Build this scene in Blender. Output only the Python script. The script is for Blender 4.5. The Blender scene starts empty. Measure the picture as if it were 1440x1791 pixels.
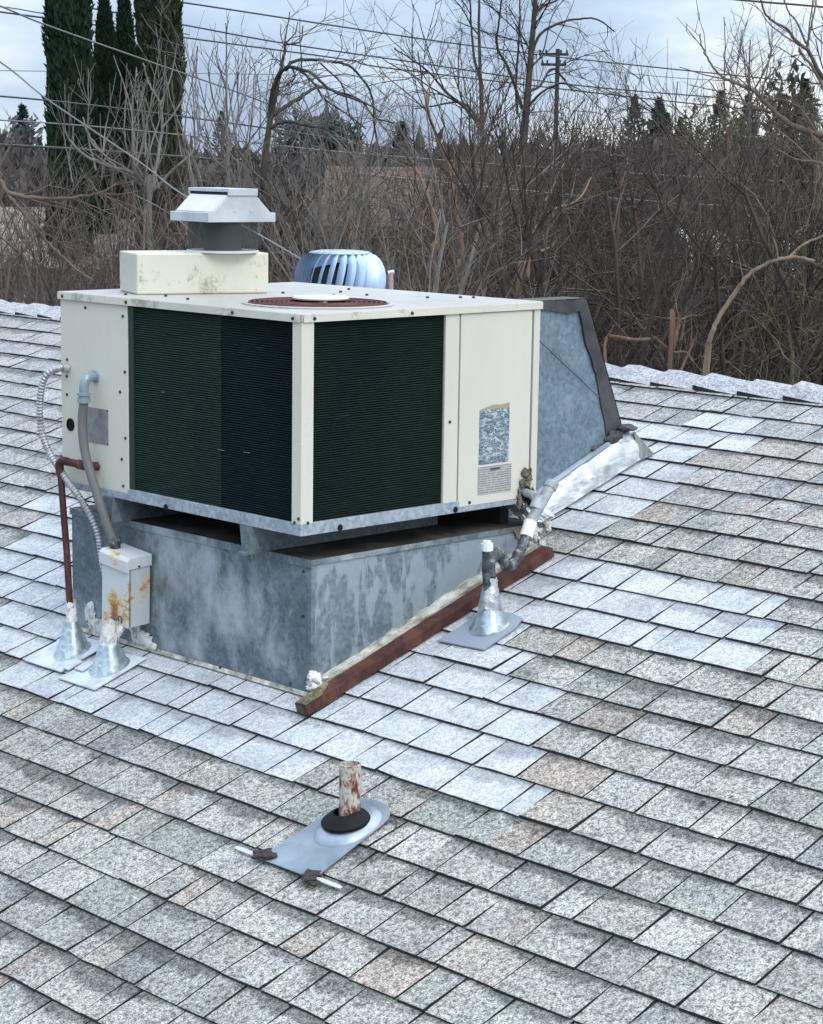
import bpy, math, random
import numpy as np
from mathutils import Vector, Matrix
S = bpy.context.scene
COL = S.collection
PI = math.pi

# ------------------------------------------------------------------ camera, sky, sun, exposure
CAM = Vector((-3.8905, -4.4217, 0.4339))
F_PX = 3609.67; PITCH = .1685; ROLL = .0149; YAW = .7949
FW = Vector((math.cos(YAW)*math.cos(PITCH), math.sin(YAW)*math.cos(PITCH), -math.sin(PITCH)))
_R = Vector((math.sin(YAW), -math.cos(YAW), 0)); _U = _R.cross(FW)
RT = _R*math.cos(ROLL) + _U*math.sin(ROLL)
UP = _U*math.cos(ROLL) - _R*math.sin(ROLL)
cd = bpy.data.cameras.new('camera'); cam = bpy.data.objects.new('camera', cd); COL.objects.link(cam)
cd.sensor_fit = 'HORIZONTAL'; cd.sensor_width = 36; cd.lens = F_PX/1440*36
cd.clip_start = .05; cd.clip_end = 3000
cam.matrix_world = Matrix(((RT.x, UP.x, -FW.x, CAM.x), (RT.y, UP.y, -FW.y, CAM.y), (RT.z, UP.z, -FW.z, CAM.z), (0, 0, 0, 1)))
S.camera = cam
GROUND = -5.5

def nd(nt, typ, **kw):
    n = nt.nodes.new(typ)
    for k, v in kw.items():
        if k in n.inputs.keys() if isinstance(k, str) else False: n.inputs[k].default_value = v
        else: setattr(n, k, v)
    return n

W = bpy.data.worlds.new('World'); S.world = W; W.use_nodes = True
nt = W.node_tree; nt.nodes.clear(); L = nt.links.new
out = nt.nodes.new('ShaderNodeOutputWorld'); bg = nt.nodes.new('ShaderNodeBackground'); bg.inputs[1].default_value = .1
sky = nt.nodes.new('ShaderNodeTexSky'); sky.sky_type = 'NISHITA'; sky.sun_disc = False
SUN_EL = math.radians(42); SUN_AZ = math.radians(255)    # azimuth of the sun in the scene's x/y plane
sky.sun_elevation = SUN_EL; sky.sun_rotation = PI/2 - SUN_AZ
tc = nt.nodes.new('ShaderNodeTexCoord')
mp = nt.nodes.new('ShaderNodeMapping'); mp.inputs['Scale'].default_value = (1, 1, 2.6); mp.inputs['Location'].default_value = (3.1, .4, .62)
L(tc.outputs['Generated'], mp.inputs[0])
n1 = nt.nodes.new('ShaderNodeTexNoise'); n1.inputs['Scale'].default_value = 3.3; n1.inputs['Detail'].default_value = 6; n1.inputs['Roughness'].default_value = .55
L(mp.outputs[0], n1.inputs[0])
r1 = nt.nodes.new('ShaderNodeValToRGB'); e = r1.color_ramp.elements
e[0].position = .42; e[0].color = (4.1, 5.3, 7.3, 1); e[1].position = .60; e[1].color = (10.0, 10.5, 10.8, 1)
x = e.new(.5); x.color = (5.6, 7.1, 9.0, 1)
# the overcast thins to brighter cloud towards the right-hand side of the sky
dt = nt.nodes.new('ShaderNodeVectorMath'); dt.operation = 'DOT_PRODUCT'; dt.inputs[1].default_value = (math.sin(YAW), -math.cos(YAW), 0); L(tc.outputs['Generated'], dt.inputs[0])
m1 = nt.nodes.new('ShaderNodeMath'); m1.operation = 'MULTIPLY'; m1.inputs[1].default_value = .45; L(dt.outputs['Value'], m1.inputs[0])
m2 = nt.nodes.new('ShaderNodeClamp'); m2.inputs['Min'].default_value = -.035; m2.inputs['Max'].default_value = .09; L(m1.outputs[0], m2.inputs['Value'])
m3 = nt.nodes.new('ShaderNodeMath'); m3.operation = 'ADD'; L(n1.outputs[0], m3.inputs[0]); L(m2.outputs[0], m3.inputs[1])
L(m3.outputs[0], r1.inputs[0])
# an overcast sky grows brighter towards the zenith (about three times the horizon)
sx = nt.nodes.new('ShaderNodeSeparateXYZ'); L(tc.outputs['Generated'], sx.inputs[0])
ma = nt.nodes.new('ShaderNodeMath'); ma.operation = 'MULTIPLY_ADD'; ma.inputs[1].default_value = 1.9; ma.inputs[2].default_value = 1.0; ma.use_clamp = False
mc_ = nt.nodes.new('ShaderNodeMath'); mc_.operation = 'MAXIMUM'; mc_.inputs[1].default_value = 0; L(sx.outputs[2], mc_.inputs[0]); L(mc_.outputs[0], ma.inputs[0])
vs_ = nt.nodes.new('ShaderNodeVectorMath'); vs_.operation = 'SCALE'; L(r1.outputs[0], vs_.inputs[0]); L(ma.outputs[0], vs_.inputs['Scale'])
mx = nt.nodes.new('ShaderNodeMix'); mx.data_type = 'RGBA'; mx.inputs[0].default_value = .9
L(sky.outputs[0], mx.inputs[6]); L(vs_.outputs[0], mx.inputs[7]); L(mx.outputs[2], bg.inputs[0]); L(bg.outputs[0], out.inputs[0])

sd = bpy.data.lights.new('sun', 'SUN'); sd.energy = 1.2; sd.angle = math.radians(25); sd.color = (1, .96, .90)
so = bpy.data.objects.new('sun', sd); COL.objects.link(so)
sdir = Vector((math.cos(SUN_AZ)*math.cos(SUN_EL), math.sin(SUN_AZ)*math.cos(SUN_EL), math.sin(SUN_EL)))
so.rotation_euler = sdir.to_track_quat('Z', 'Y').to_euler(); so.location = (0, 0, 20)
S.view_settings.view_transform = 'Standard'; S.view_settings.look = 'None'
S.view_settings.exposure = .02; S.view_settings.gamma = 1
S.view_settings.use_curve_mapping = False

def at(px, py, d):
    """surveyed point: d metres from the camera along its line of sight"""
    return CAM + (FW + RT*((px-720)/F_PX) - UP*((py-895.5)/F_PX))*d

# ------------------------------------------------------------------ materials
MATS = {}
def mat(name, col, rough=.7, metal=0, spec=.5):
    m = bpy.data.materials.new(name); m.use_nodes = True
    b = m.node_tree.nodes['Principled BSDF']
    b.inputs['Base Color'].default_value = (*col, 1); b.inputs['Roughness'].default_value = rough
    b.inputs['Metallic'].default_value = metal; b.inputs['Specular IOR Level'].default_value = spec
    MATS[name] = m; return m
class NT:
    """small node helper bound to one material"""
    def __init__(s, m):
        s.t = m.node_tree; s.b = s.t.nodes['Principled BSDF']; s.tc = s.t.nodes.new('ShaderNodeTexCoord')
    def l(s, a, b): s.t.links.new(a, b)
    def map(s, scale=(1, 1, 1), src='Object', rot=(0, 0, 0)):
        m = s.t.nodes.new('ShaderNodeMapping'); m.inputs['Scale'].default_value = scale; m.inputs['Rotation'].default_value = rot
        s.l(s.tc.outputs[src], m.inputs[0]); return m.outputs[0]
    def noise(s, scale, detail=4, rough=.6, vec=None, dist=0):
        n = s.t.nodes.new('ShaderNodeTexNoise'); n.inputs['Scale'].default_value = scale; n.inputs['Detail'].default_value = detail
        n.inputs['Roughness'].default_value = rough; n.inputs['Distortion'].default_value = dist
        s.l(vec or s.tc.outputs['Object'], n.inputs[0]); return n.outputs[0]
    def voro(s, scale, feat='F1', out='Distance', vec=None):
        n = s.t.nodes.new('ShaderNodeTexVoronoi'); n.feature = feat; n.inputs['Scale'].default_value = scale
        s.l(vec or s.tc.outputs['Object'], n.inputs[0]); return n.outputs[out]
    def ramp(s, v, stops):
        r = s.t.nodes.new('ShaderNodeValToRGB'); e = r.color_ramp.elements
        while len(e) < len(stops): e.new(.5)
        for el, (p, c) in zip(e, stops):
            el.position = p; el.color = (*c, 1) if isinstance(c, tuple) else (c, c, c, 1)
        s.l(v, r.inputs[0]); return r.outputs[0]
    def mix(s, f, a, b, mode='MIX'):
        n = s.t.nodes.new('ShaderNodeMix'); n.data_type = 'RGBA'; n.blend_type = mode
        for i, v in ((0, f), (6, a), (7, b)):
            if hasattr(v, 'type') and hasattr(v, 'node'): s.l(v, n.inputs[i])
            elif i == 0: n.inputs[0].default_value = v
            else: n.inputs[i].default_value = (*v, 1) if len(v) == 3 else v
        return n.outputs[2]
    def math(s, op, a, b=0.0, clamp=False):
        n = s.t.nodes.new('ShaderNodeMath'); n.operation = op; n.use_clamp = clamp
        for i, v in ((0, a), (1, b)):
            if hasattr(v, 'node'): s.l(v, n.inputs[i])
            else: n.inputs[i].default_value = v
        return n.outputs[0]
    def bump(s, h, strength=.3, dist=.002):
        n = s.t.nodes.new('ShaderNodeBump'); n.inputs['Strength'].default_value = strength; n.inputs['Distance'].default_value = dist
        s.l(h, n.inputs['Height']); s.l(n.outputs[0], s.b.inputs['Normal'])
    def col(s, c): s.l(c, s.b.inputs['Base Color'])
    def rough(s, c): s.l(c, s.b.inputs['Roughness'])
    def sep(s, src='Object'):
        n = s.t.nodes.new('ShaderNodeSeparateXYZ'); s.l(s.tc.outputs[src], n.inputs[0]); return n.outputs

def shingle_mat():
    m = mat('asphalt_shingle', (.4, .4, .4), .95, 0, .2); n = NT(m)
    a = n.t.nodes.new('ShaderNodeAttribute'); a.attribute_name = 'tint'
    uv = n.sep('UV')
    geo = n.t.nodes.new('ShaderNodeNewGeometry'); P = geo.outputs['Position']
    g1 = n.noise(230, 2, .7, P); g2 = n.noise(75, 3, .7, P)
    s1 = n.ramp(g1, [(.36, .36), (.5, .98), (.64, 1.5)])
    s2 = n.ramp(g2, [(.37, .46), (.5, 1.0), (.66, 1.30)])
    sp = n.mix(1.0, s1, s2, 'MULTIPLY')
    spp = n.mix(.52, sp, (1, 1, 1))                        # the painted shingles show less of the granules
    c = n.mix(1.0, a.outputs['Color'], n.mix(a.outputs['Alpha'], sp, spp), 'MULTIPLY')
    md = n.noise(9, 4, .6, P); c = n.mix(1.0, c, n.ramp(md, [(.3, (.80, .79, .78)), (.5, (1., 1., 1.)), (.7, (1.12, 1.09, 1.03))]), 'MULTIPLY')
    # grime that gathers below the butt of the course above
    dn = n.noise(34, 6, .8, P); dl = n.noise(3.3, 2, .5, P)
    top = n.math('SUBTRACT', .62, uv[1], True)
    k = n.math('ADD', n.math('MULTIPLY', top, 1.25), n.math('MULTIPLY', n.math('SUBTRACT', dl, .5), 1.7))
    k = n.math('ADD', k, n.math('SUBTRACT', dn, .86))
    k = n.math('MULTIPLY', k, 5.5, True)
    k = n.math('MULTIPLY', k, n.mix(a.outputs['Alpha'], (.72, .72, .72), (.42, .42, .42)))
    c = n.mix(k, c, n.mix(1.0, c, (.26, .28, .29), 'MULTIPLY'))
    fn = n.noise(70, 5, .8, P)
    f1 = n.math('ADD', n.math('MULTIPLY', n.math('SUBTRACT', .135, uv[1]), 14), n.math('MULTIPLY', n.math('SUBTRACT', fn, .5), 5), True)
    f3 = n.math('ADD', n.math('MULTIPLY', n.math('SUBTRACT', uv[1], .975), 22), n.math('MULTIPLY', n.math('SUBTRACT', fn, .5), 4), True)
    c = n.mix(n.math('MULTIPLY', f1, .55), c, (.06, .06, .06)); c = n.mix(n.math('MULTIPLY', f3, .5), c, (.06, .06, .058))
    # scattered dark algae flecks
    f = n.math('MULTIPLY', n.math('SUBTRACT', n.noise(55, 4, .8, P), .66), 12, True)
    f2 = n.math('MULTIPLY', n.math('SUBTRACT', n.noise(5, 2, .5, P), .54), 9, True)
    f = n.math('MULTIPLY', n.math('MULTIPLY', f, f2), n.math('SUBTRACT', 1.0, n.math('MULTIPLY', a.outputs['Alpha'], .75)))
    c = n.mix(f, c, (.05, .055, .06))
    n.col(c); n.bump(n.math('ADD', g1, g2), .75, .004); return m

def galv(name, dark, light, white=(.50, .54, .58), amt=.55, streak=.3, paint=0, rough=.5, metal=.35):
    m = mat(name, dark, rough, metal); n = NT(m)
    a = n.noise(9, 10, .78, dist=.3); s = n.ramp(n.voro(75, out='Color'), [(.15, .35), (.85, 1.15)])
    c = n.mix(n.ramp(a, [(.35, 0.), (.65, 1.)]), dark, light)
    c = n.mix(.45, c, n.mix(1.0, c, s, 'MULTIPLY'))
    mv = n.map((1, 1, streak))
    w = n.noise(9, 10, .74, mv, .25)
    w2 = n.noise(2.3, 3, .5)
    w = n.math('ADD', w, n.math('MULTIPLY', n.math('SUBTRACT', w2, .5), .9))
    wm = n.ramp(w, [(amt-.03, 0.), (amt+.24, 1.)])
    c = n.mix(n.math('MULTIPLY', wm, .78), c, white)
    if paint:                                              # a weathered pale coating that flakes off in vertical tongues
        mv2 = n.map((1, 1, .28)); p = n.noise(19, 7, .62, mv2, .5); pz = n.noise(2.6, 3, .6, n.map((1, 1, .6)))
        p = n.math('ADD', p, n.math('MULTIPLY', n.math('SUBTRACT', pz, .5), 1.1))
        pm = n.ramp(p, [(paint-.01, 0.), (paint+.05, 1.)])
        c = n.mix(n.math('MULTIPLY', pm, .7), c, (.38, .45, .50))
    d = n.noise(40, 6, .7); c = n.mix(n.ramp(d, [(.6, 0.), (.75, .5)]), c, (.07, .085, .09))
    n.col(c); n.rough(n.ramp(a, [(.3, rough-.12), (.7, rough+.18)])); n.bump(a, .12, .004); return m

def cream(name, dirt=.62, col=(.65, .635, .55), edge=(.22, .21, .12)):
    m = mat(name, col, .42); n = NT(m)
    a = n.noise(3, 5, .6, n.map((1, 1, .35))); b = n.noise(55, 8, .72, n.map((1, 1, .8))); w = n.noise(6, 3, .5)
    c = n.mix(n.ramp(a, [(.35, 0.), (.7, 1.)]), col, tuple(v*.88 for v in col))
    k = n.math('ADD', b, n.math('MULTIPLY', n.math('SUBTRACT', w, .5), .9))
    c = n.mix(n.ramp(k, [(dirt, 0.), (dirt+.16, .7)]), c, edge)
    n.col(c); n.bump(n.noise(9, 2, .5), .05, .006); return m

def rusty(name, c0, c1, c2, rough=.75, scale=14):
    m = mat(name, c0, rough); n = NT(m)
    a = n.noise(scale, 8, .7, n.map((1, 1, .5)), .6)
    n.col(n.ramp(a, [(.38, c0), (.5, c1), (.62, c2)])); n.bump(a, .4, .003); return m

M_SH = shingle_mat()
M_DECK = mat('roof_felt', (.02, .02, .022), .95)
M_GL = galv('galvanized_left', (.105, .145, .165), (.205, .26, .295), amt=.50, streak=.7)
M_GR = galv('galvanized_right', (.16, .21, .25), (.27, .33, .38), amt=.66, streak=.25, paint=.485)
M_GD = galv('duct_sheet', (.15, .215, .27), (.22, .30, .365), white=(.30, .36, .38), amt=.66, streak=.15)
M_RAIL = galv('galvanized_rail', (.34, .40, .45), (.45, .52, .58), amt=.75)
M_FOOT = galv('galvanized_support', (.15, .19, .22), (.22, .27, .30), amt=.8)
M_CONE = galv('new_galvanized', (.42, .50, .53), (.55, .63, .66), amt=.8, rough=.34, metal=.75)
M_CREAM = cream('cream_enamel', .80); M_CAP = cream('mildewed_cream', .55); M_TOP = cream('weathered_top', .60, (.44, .42, .39), (.20, .17, .14))
M_BOXC = cream('yellowed_cream', .57, (.66, .64, .53))
M_DARK = mat('shadowed_steel', (.02, .022, .025), .8)
M_SCREW = rusty('rusty_screw', (.02, .016, .014), (.05, .03, .022), (.09, .045, .03))
M_FAN = rusty('rusty_fan_guard', (.07, .022, .020), (.12, .035, .028), (.18, .07, .05))
M_PIPE = rusty('red_rust_pipe', (.04, .012, .010), (.07, .020, .015), (.24, .09, .05), scale=9)
M_WOOD = rusty('stained_redwood', (.035, .012, .009), (.065, .020, .014), (.11, .038, .024), scale=20)
M_WEND = rusty('mossy_end_grain', (.03, .026, .015), (.06, .05, .025), (.14, .12, .05), scale=30)
M_SEAL = mat('white_sealant', (.74, .73, .70), .6); n = NT(M_SEAL); a = n.noise(45, 5, .7)
n.col(n.ramp(a, [(.35, (.32, .30, .27)), (.48, (.66, .65, .61)), (.6, (.80, .79, .76))])); n.bump(a, .9, .006)
M_CAULK = mat('aged_caulk', (.6, .58, .48), .6); n = NT(M_CAULK); a = n.noise(25, 6, .7, n.map((.4, 1, 1)))
n.col(n.ramp(a, [(.38, (.14, .13, .10)), (.52, (.40, .39, .33)), (.66, (.62, .61, .55))]))
M_FOIL = mat('foil_tape', (.6, .62, .65), .42, .8); n = NT(M_FOIL); a = n.noise(20, 3, .5, n.map((.35, 1.3, 1.3)), 1.2); n.bump(a, .45, .010)
n.col(n.ramp(n.noise(14, 4, .6), [(.35, (.42, .45, .48)), (.6, (.74, .76, .78))]))
M_MAST = mat('black_mastic', (.035, .036, .04), .62); n = NT(M_MAST); a = n.noise(9, 6, .7); n.col(n.ramp(a, [(.35, (.022, .023, .026)), (.65, (.07, .072, .078))])); n.bump(a, .6, .008)
M_MASTB = mat('brown_mastic', (.05, .04, .033), .9); n = NT(M_MASTB); n.bump(n.noise(60, 5, .7), .9, .006)
M_PVC = mat('grey_pvc', (.33, .37, .39), .5); n = NT(M_PVC); n.col(n.ramp(n.noise(16, 5, .7), [(.36, (.17, .18, .18)), (.6, (.42, .46, .48))]))
M_PVCD = mat('grimy_pvc', (.12, .13, .14), .55); n = NT(M_PVCD); a = n.noise(32, 6, .7)
n.col(n.ramp(a, [(.45, (.03, .033, .037)), (.58, (.11, .12, .13)), (.68, (.42, .45, .47))])); n.bump(a, .6, .004)
M_WPVC = mat('white_pvc', (.78, .80, .80), .4)
M_LIQ = mat('grey_liquidtight', (.15, .152, .156), .55)
M_LFIT = mat('cast_fitting', (.27, .35, .39), .4, .3)
M_FLEX = mat('armoured_conduit', (.38, .40, .41), .42, .6); n = NT(M_FLEX); n.col(n.ramp(n.noise(20, 4, .7), [(.35, (.24, .245, .25)), (.6, (.52, .54, .56))]))
M_RUB = mat('black_rubber', (.006, .006, .007), .6, 0, .2)
M_LEAD = mat('soft_grey_flashing', (.40, .48, .56), .38, .55); n = NT(M_LEAD); a = n.noise(7, 5, .6)
n.col(n.ramp(a, [(.35, (.24, .29, .34)), (.65, (.42, .48, .54))])); n.bump(a, .2, .008)
M_FLASHP = mat('painted_flashing', (.60, .66, .74), .8); n = NT(M_FLASHP); n.col(n.ramp(n.noise(12, 6, .65), [(.36, (.42, .42, .40)), (.55, (.60, .66, .73))]))
M_FLASHB = mat('blue_grey_flashing', (.27, .31, .37), .7)
M_VENT = mat('flaking_painted_iron', (.5, .5, .47), .75); n = NT(M_VENT); a = n.noise(48, 7, .72, n.map((1, 1, .5)), .5); b = n.noise(20, 4, .6)
k = n.math('ADD', a, n.math('MULTIPLY', n.math('SUBTRACT', b, .5), .7))
c = n.ramp(k, [(.38, (.10, .035, .022)), (.46, (.24, .10, .065)), (.51, (.40, .37, .31)), (.58, (.55, .53, .47)), (.66, (.22, .21, .20))]); n.col(c); n.bump(k, .8, .003)
M_HOOD = mat('pale_painted_hood', (.50, .55, .58), .45); n = NT(M_HOOD); n.col(n.ramp(n.noise(8, 5, .6), [(.35, (.42, .46, .49)), (.65, (.56, .61, .64))]))
M_HOODT = mat('hood_white_top', (.72, .71, .72), .4); n = NT(M_HOODT); n.col(n.ramp(n.noise(9, 5, .6), [(.35, (.60, .58, .59)), (.65, (.76, .76, .78))]))
M_COLL = mat('dark_grey_collar', (.075, .10, .10), .6)
M_MESH = mat('bird_screen', (.05, .055, .055), .7, 0)
n = NT(M_MESH); v = n.sep('UV')
g = n.math('MAXIMUM', n.math('GREATER_THAN', n.math('FRACT', n.math('MULTIPLY', v[0], 210)), .5), n.math('GREATER_THAN', n.math('FRACT', n.math('MULTIPLY', v[1], 28)), .5))
n.l(n.math('MULTIPLY', g, .62), n.b.inputs['Alpha'])
M_TURB = mat('turbine_aluminium', (.50, .66, .86), .33, .45); n = NT(M_TURB); n.col(n.ramp(n.noise(5, 4, .6), [(.35, (.42, .57, .78)), (.65, (.56, .72, .90))]))  # blue of the reflected sky put into the metal colour
M_TBOX = mat('grey_enamel_box', (.48, .53, .55), .45); n = NT(M_TBOX); a = n.noise(13, 6, .7); b = n.noise(5, 3, .5)
k = n.math('ADD', a, n.math('MULTIPLY', n.math('SUBTRACT', b, .5), .9)); n.col(n.ramp(k, [(.60, (.48, .53, .55)), (.66, (.58, .52, .36)), (.74, (.46, .23, .08))]))
M_TBOXR = mat('rust_blistered_door', (.56, .60, .61), .5); n = NT(M_TBOXR); a = n.noise(17, 7, .72, dist=.6); b = n.noise(6.5, 2, .5)
k = n.math('ADD', a, n.math('MULTIPLY', n.math('SUBTRACT', b, .5), 1.1))
n.col(n.ramp(k, [(.54, (.58, .62, .63)), (.60, (.62, .60, .42)), (.67, (.50, .30, .10)), (.78, (.30, .12, .05))]))
M_PLATE = mat('aluminium_plate', (.40, .42, .43), .35, .7); n = NT(M_PLATE); n.col(n.ramp(n.noise(30, 5, .7), [(.35, (.33, .35, .36)), (.65, (.5, .52, .53))]))
M_STICK = mat('crazed_sticker', (.16, .22, .27), .4); n = NT(M_STICK)
ln = None
for q_, (sc_, wd_) in enumerate(((16, .014), (27, .016), (41, .014))):
    w_ = n.noise(sc_, 1.5, .5, n.map((1, 1, 1.6 if q_ else 3.0), rot=(q_*.7, 0, 0)), .6); w_ = n.math('ABSOLUTE', n.math('SUBTRACT', w_, .5)); w_ = n.math('LESS_THAN', w_, wd_)
    ln = w_ if ln is None else n.math('MAXIMUM', ln, w_)
n.col(n.mix(n.math('MULTIPLY', ln, .85), n.ramp(n.noise(20, 4, .6), [(.4, (.07, .11, .14)), (.6, (.14, .19, .24))]), (.50, .58, .62)))
def print_mat(name, base, ink, rows, seed):
    m = mat(name, base, .5); n = NT(m); v = n.sep('UV')
    row = n.math('FRACT', n.math('MULTIPLY', v[1], rows)); on = n.math('GREATER_THAN', row, .52)
    nz = n.noise(60, 2, .5, n.map((1, .12, 1), 'UV')); nz = n.math('GREATER_THAN', nz, .47)
    words = n.noise(70+seed, 1, .5); words = n.math('GREATER_THAN', words, .42)
    f = n.math('MULTIPLY', n.math('MULTIPLY', on, words), .75)
    n.col(n.mix(f, base, ink)); return m
M_LABEL = print_mat('faded_print_label', (.40, .40, .38), (.17, .17, .18), 12, 0)
M_INK = mat('dark_ink_bar', (.06, .06, .07), .6)
def coil_mat(name, c0, c1, scale):
    m = mat(name, c0, .8, 0, .12); n = NT(m); z = n.sep('Object')
    s = n.noise(260, 2, .6, n.map((.1, .1, 1))); w = n.ramp(s, [(.3, .7), (.7, 1.2)])
    big = n.noise(2.2, 4, .6, n.map((1, 1, .25))); sm = n.noise(30, 5, .7, n.map((.3, .3, 1)))
    c = n.mix(n.ramp(big, [(.35, 0.), (.65, 1.)]), c0, c1); c = n.mix(1.0, c, w, 'MULTIPLY')
    k = n.math('MULTIPLY', n.math('SUBTRACT', sm, .66), 4, True)
    c = n.mix(k, c, (.09, .13, .13)); n.col(c); return m
M_COIL1 = coil_mat('condenser_fins_guarded', (.014, .032, .028), (.022, .044, .034), 150)
M_COIL2 = coil_mat('condenser_fins_dark', (.004, .012, .015), (.008, .020, .020), 150)
M_COIL3 = coil_mat('condenser_fins_side', (.006, .015, .016), (.011, .023, .018), 150)

def bark(name, c0, c1, sc=6):
    m = mat(name, c0, .9, 0, .2); n = NT(m)
    n.col(n.ramp(n.noise(sc, 6, .7, n.map((1, 1, .3))), [(.35, c0), (.65, c1)])); return m
B_GREY = bark('pale_grey_bark', (.085, .078, .072), (.22, .205, .19))
B_BROWN = bark('brown_bark', (.070, .052, .043), (.175, .135, .108))
B_PURP = bark('purple_brown_bark', (.058, .041, .040), (.135, .10, .093))
B_DARK = bark('dark_bark', (.032, .026, .023), (.085, .07, .06))
B_TAN = bark('tan_bark', (.085, .066, .05), (.19, .15, .115))
B_ORNG = bark('peeling_orange_bark', (.16, .10, .07), (.30, .20, .135), 3)
B_MOSS = bark('mossy_bark', (.08, .075, .05), (.17, .155, .105))
def leafm(name, a, b, sc=3):
    m = mat(name, a, .85, 0, .2); n = NT(m)
    n.col(n.ramp(n.noise(sc, 5, .7), [(.35, a), (.68, b)])); return m
G_CYP = leafm('cypress_foliage', (.010, .028, .016), (.028, .060, .032), 2.2)
G_CYP2 = leafm('olive_cypress_foliage', (.022, .032, .016), (.055, .070, .038), 2.2)
G_PINE = leafm('conifer_foliage', (.025, .048, .045), (.055, .085, .072), .6)
G_OLIVE = leafm('olive_foliage', (.07, .085, .03), (.15, .17, .06), .8)
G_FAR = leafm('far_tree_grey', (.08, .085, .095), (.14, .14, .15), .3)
G_UND = leafm('brown_undergrowth', (.022, .017, .014), (.075, .060, .042), 1.2)

# ------------------------------------------------------------------ mesh helpers
class MB:
    def __init__(s): s.v = []; s.f = []; s.m = []; s.uv = {}
    def add(s, vs, fs, mi=0):
        o = len(s.v); s.v += [tuple(v) for v in vs]; s.f += [tuple(i+o for i in f) for f in fs]; s.m += [mi]*len(fs); return s
    def box(s, x0, x1, y0, y1, z0, z1, mi=0, M=None):
        vs = [Vector((x, y, z)) for z in (z0, z1) for x, y in ((x0, y0), (x1, y0), (x1, y1), (x0, y1))]
        if M: vs = [M @ v for v in vs]
        return s.add(vs, [(0, 3, 2, 1), (4, 5, 6, 7), (0, 1, 5, 4), (1, 2, 6, 5), (2, 3, 7, 6), (3, 0, 4, 7)], mi)
    def prism(s, prof, y0, y1, mi=0, M=None):              # profile in x,z extruded in y
        n = len(prof); vs = [Vector((x, y, z)) for y in (y0, y1) for x, z in prof]
        if M: vs = [M @ v for v in vs]
        return s.add(vs, [tuple(range(n)), tuple(range(2*n-1, n-1, -1))] + [(i, i+n, (i+1) % n+n, (i+1) % n) for i in range(n)], mi)
    def tube(s, pts, rad, k=10, mi=0, cap=True):
        pts = [Vector(p) for p in pts]; n = len(pts)
        if not hasattr(rad, '__len__'): rad = [rad]*n
        t = (pts[1]-pts[0]).normalized(); a = t.orthogonal().normalized(); vs = []
        for i, p in enumerate(pts):
            t = (pts[min(i+1, n-1)]-pts[max(i-1, 0)]).normalized(); a = (a - t*a.dot(t)).normalized(); b = t.cross(a)
            vs += [p + (a*math.cos(j*2*PI/k)+b*math.sin(j*2*PI/k))*rad[i] for j in range(k)]
        fs = [(i*k+j, i*k+(j+1) % k, (i+1)*k+(j+1) % k, (i+1)*k+j) for i in range(n-1) for j in range(k)]
        if cap: fs += [tuple(range(k-1, -1, -1)), tuple(range((n-1)*k, n*k))]
        return s.add(vs, fs, mi)
    def lathe(s, c, prof, k=32, mi=0, axis=None):          # prof: (r, h)
        M = (axis.to_track_quat('Z', 'Y').to_matrix() if axis else Matrix.Identity(3)); c = Vector(c); vs = []
        for r, h in prof: vs += [c + M @ Vector((r*math.cos(j*2*PI/k), r*math.sin(j*2*PI/k), h)) for j in range(k)]
        return s.add(vs, [(i*k+j, i*k+(j+1) % k, (i+1)*k+(j+1) % k, (i+1)*k+j) for i in range(len(prof)-1) for j in range(k)], mi)
    def blob(s, c, r, seed=0, rough=.35, k=14, mi=0):
        R = random.Random(seed); c = Vector(c); vs = []; n = k//2
        ph = [R.uniform(0, 6) for _ in range(9)]
        for i in range(n+1):
            th = PI*i/n
            for j in range(k):
                f = j*2*PI/k; d = Vector((math.sin(th)*math.cos(f), math.sin(th)*math.sin(f), math.cos(th)))
                q = 1+rough*(math.sin(3*f+ph[0]+2*th)*.4+math.sin(5*f+ph[1]+4*th)*.3*math.sin(th)+R.uniform(-.4, .4)*(0 < i < n))
                vs.append(c+Vector((d.x*r[0], d.y*r[1], d.z*r[2]))*q)
        return s.add(vs, [(i*k+j, (i+1)*k+j, (i+1)*k+(j+1) % k, i*k+(j+1) % k) for i in range(n) for j in range(k)], mi)

def smooth(me, ang=40):
    try:
        me.shade_auto_smooth if 0 else None
    except Exception: pass
    for p in me.polygons: p.use_smooth = True
    import bmesh
    bm = bmesh.new(); bm.from_mesh(me)
    for e_ in bm.edges:
        e_.smooth = not (len(e_.link_faces) == 2 and e_.calc_face_angle(0) > math.radians(ang))
    bm.to_mesh(me); bm.free()

OFF = {}
def thing(name, label, cat, loc, group=None):
    o = bpy.data.objects.new(name, None); COL.objects.link(o); o.location = loc; o.empty_display_size = .1
    o['label'] = label; o['category'] = cat
    if group: o['group'] = group
    OFF[o.name] = Vector(loc); return o
def obj(name, mb, mats, parent=None, sm=False, bevel=0, label=None, cat=None, group=None, kind=None, loc=None):
    off = OFF[parent.name] if parent else Vector(loc or (0, 0, 0))
    me = bpy.data.meshes.new(name); me.from_pydata([tuple(Vector(v)-off) for v in mb.v], [], mb.f)
    for m in (mats if isinstance(mats, (list, tuple)) else [mats]): me.materials.append(m)
    if any(mb.m): me.polygons.foreach_set('material_index', mb.m)
    me.update()
    if sm: smooth(me)
    o = bpy.data.objects.new(name, me); COL.objects.link(o)
    if parent: o.parent = parent
    else: o.location = off
    OFF[o.name] = off
    if bevel:
        b = o.modifiers.new('bevel', 'BEVEL'); b.width = bevel; b.segments = 2; b.limit_method = 'ANGLE'; b.angle_limit = .6
    for k_, v_ in (('label', label), ('category', cat), ('group', group), ('kind', kind)):
        if v_: o[k_] = v_
    return o
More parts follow.
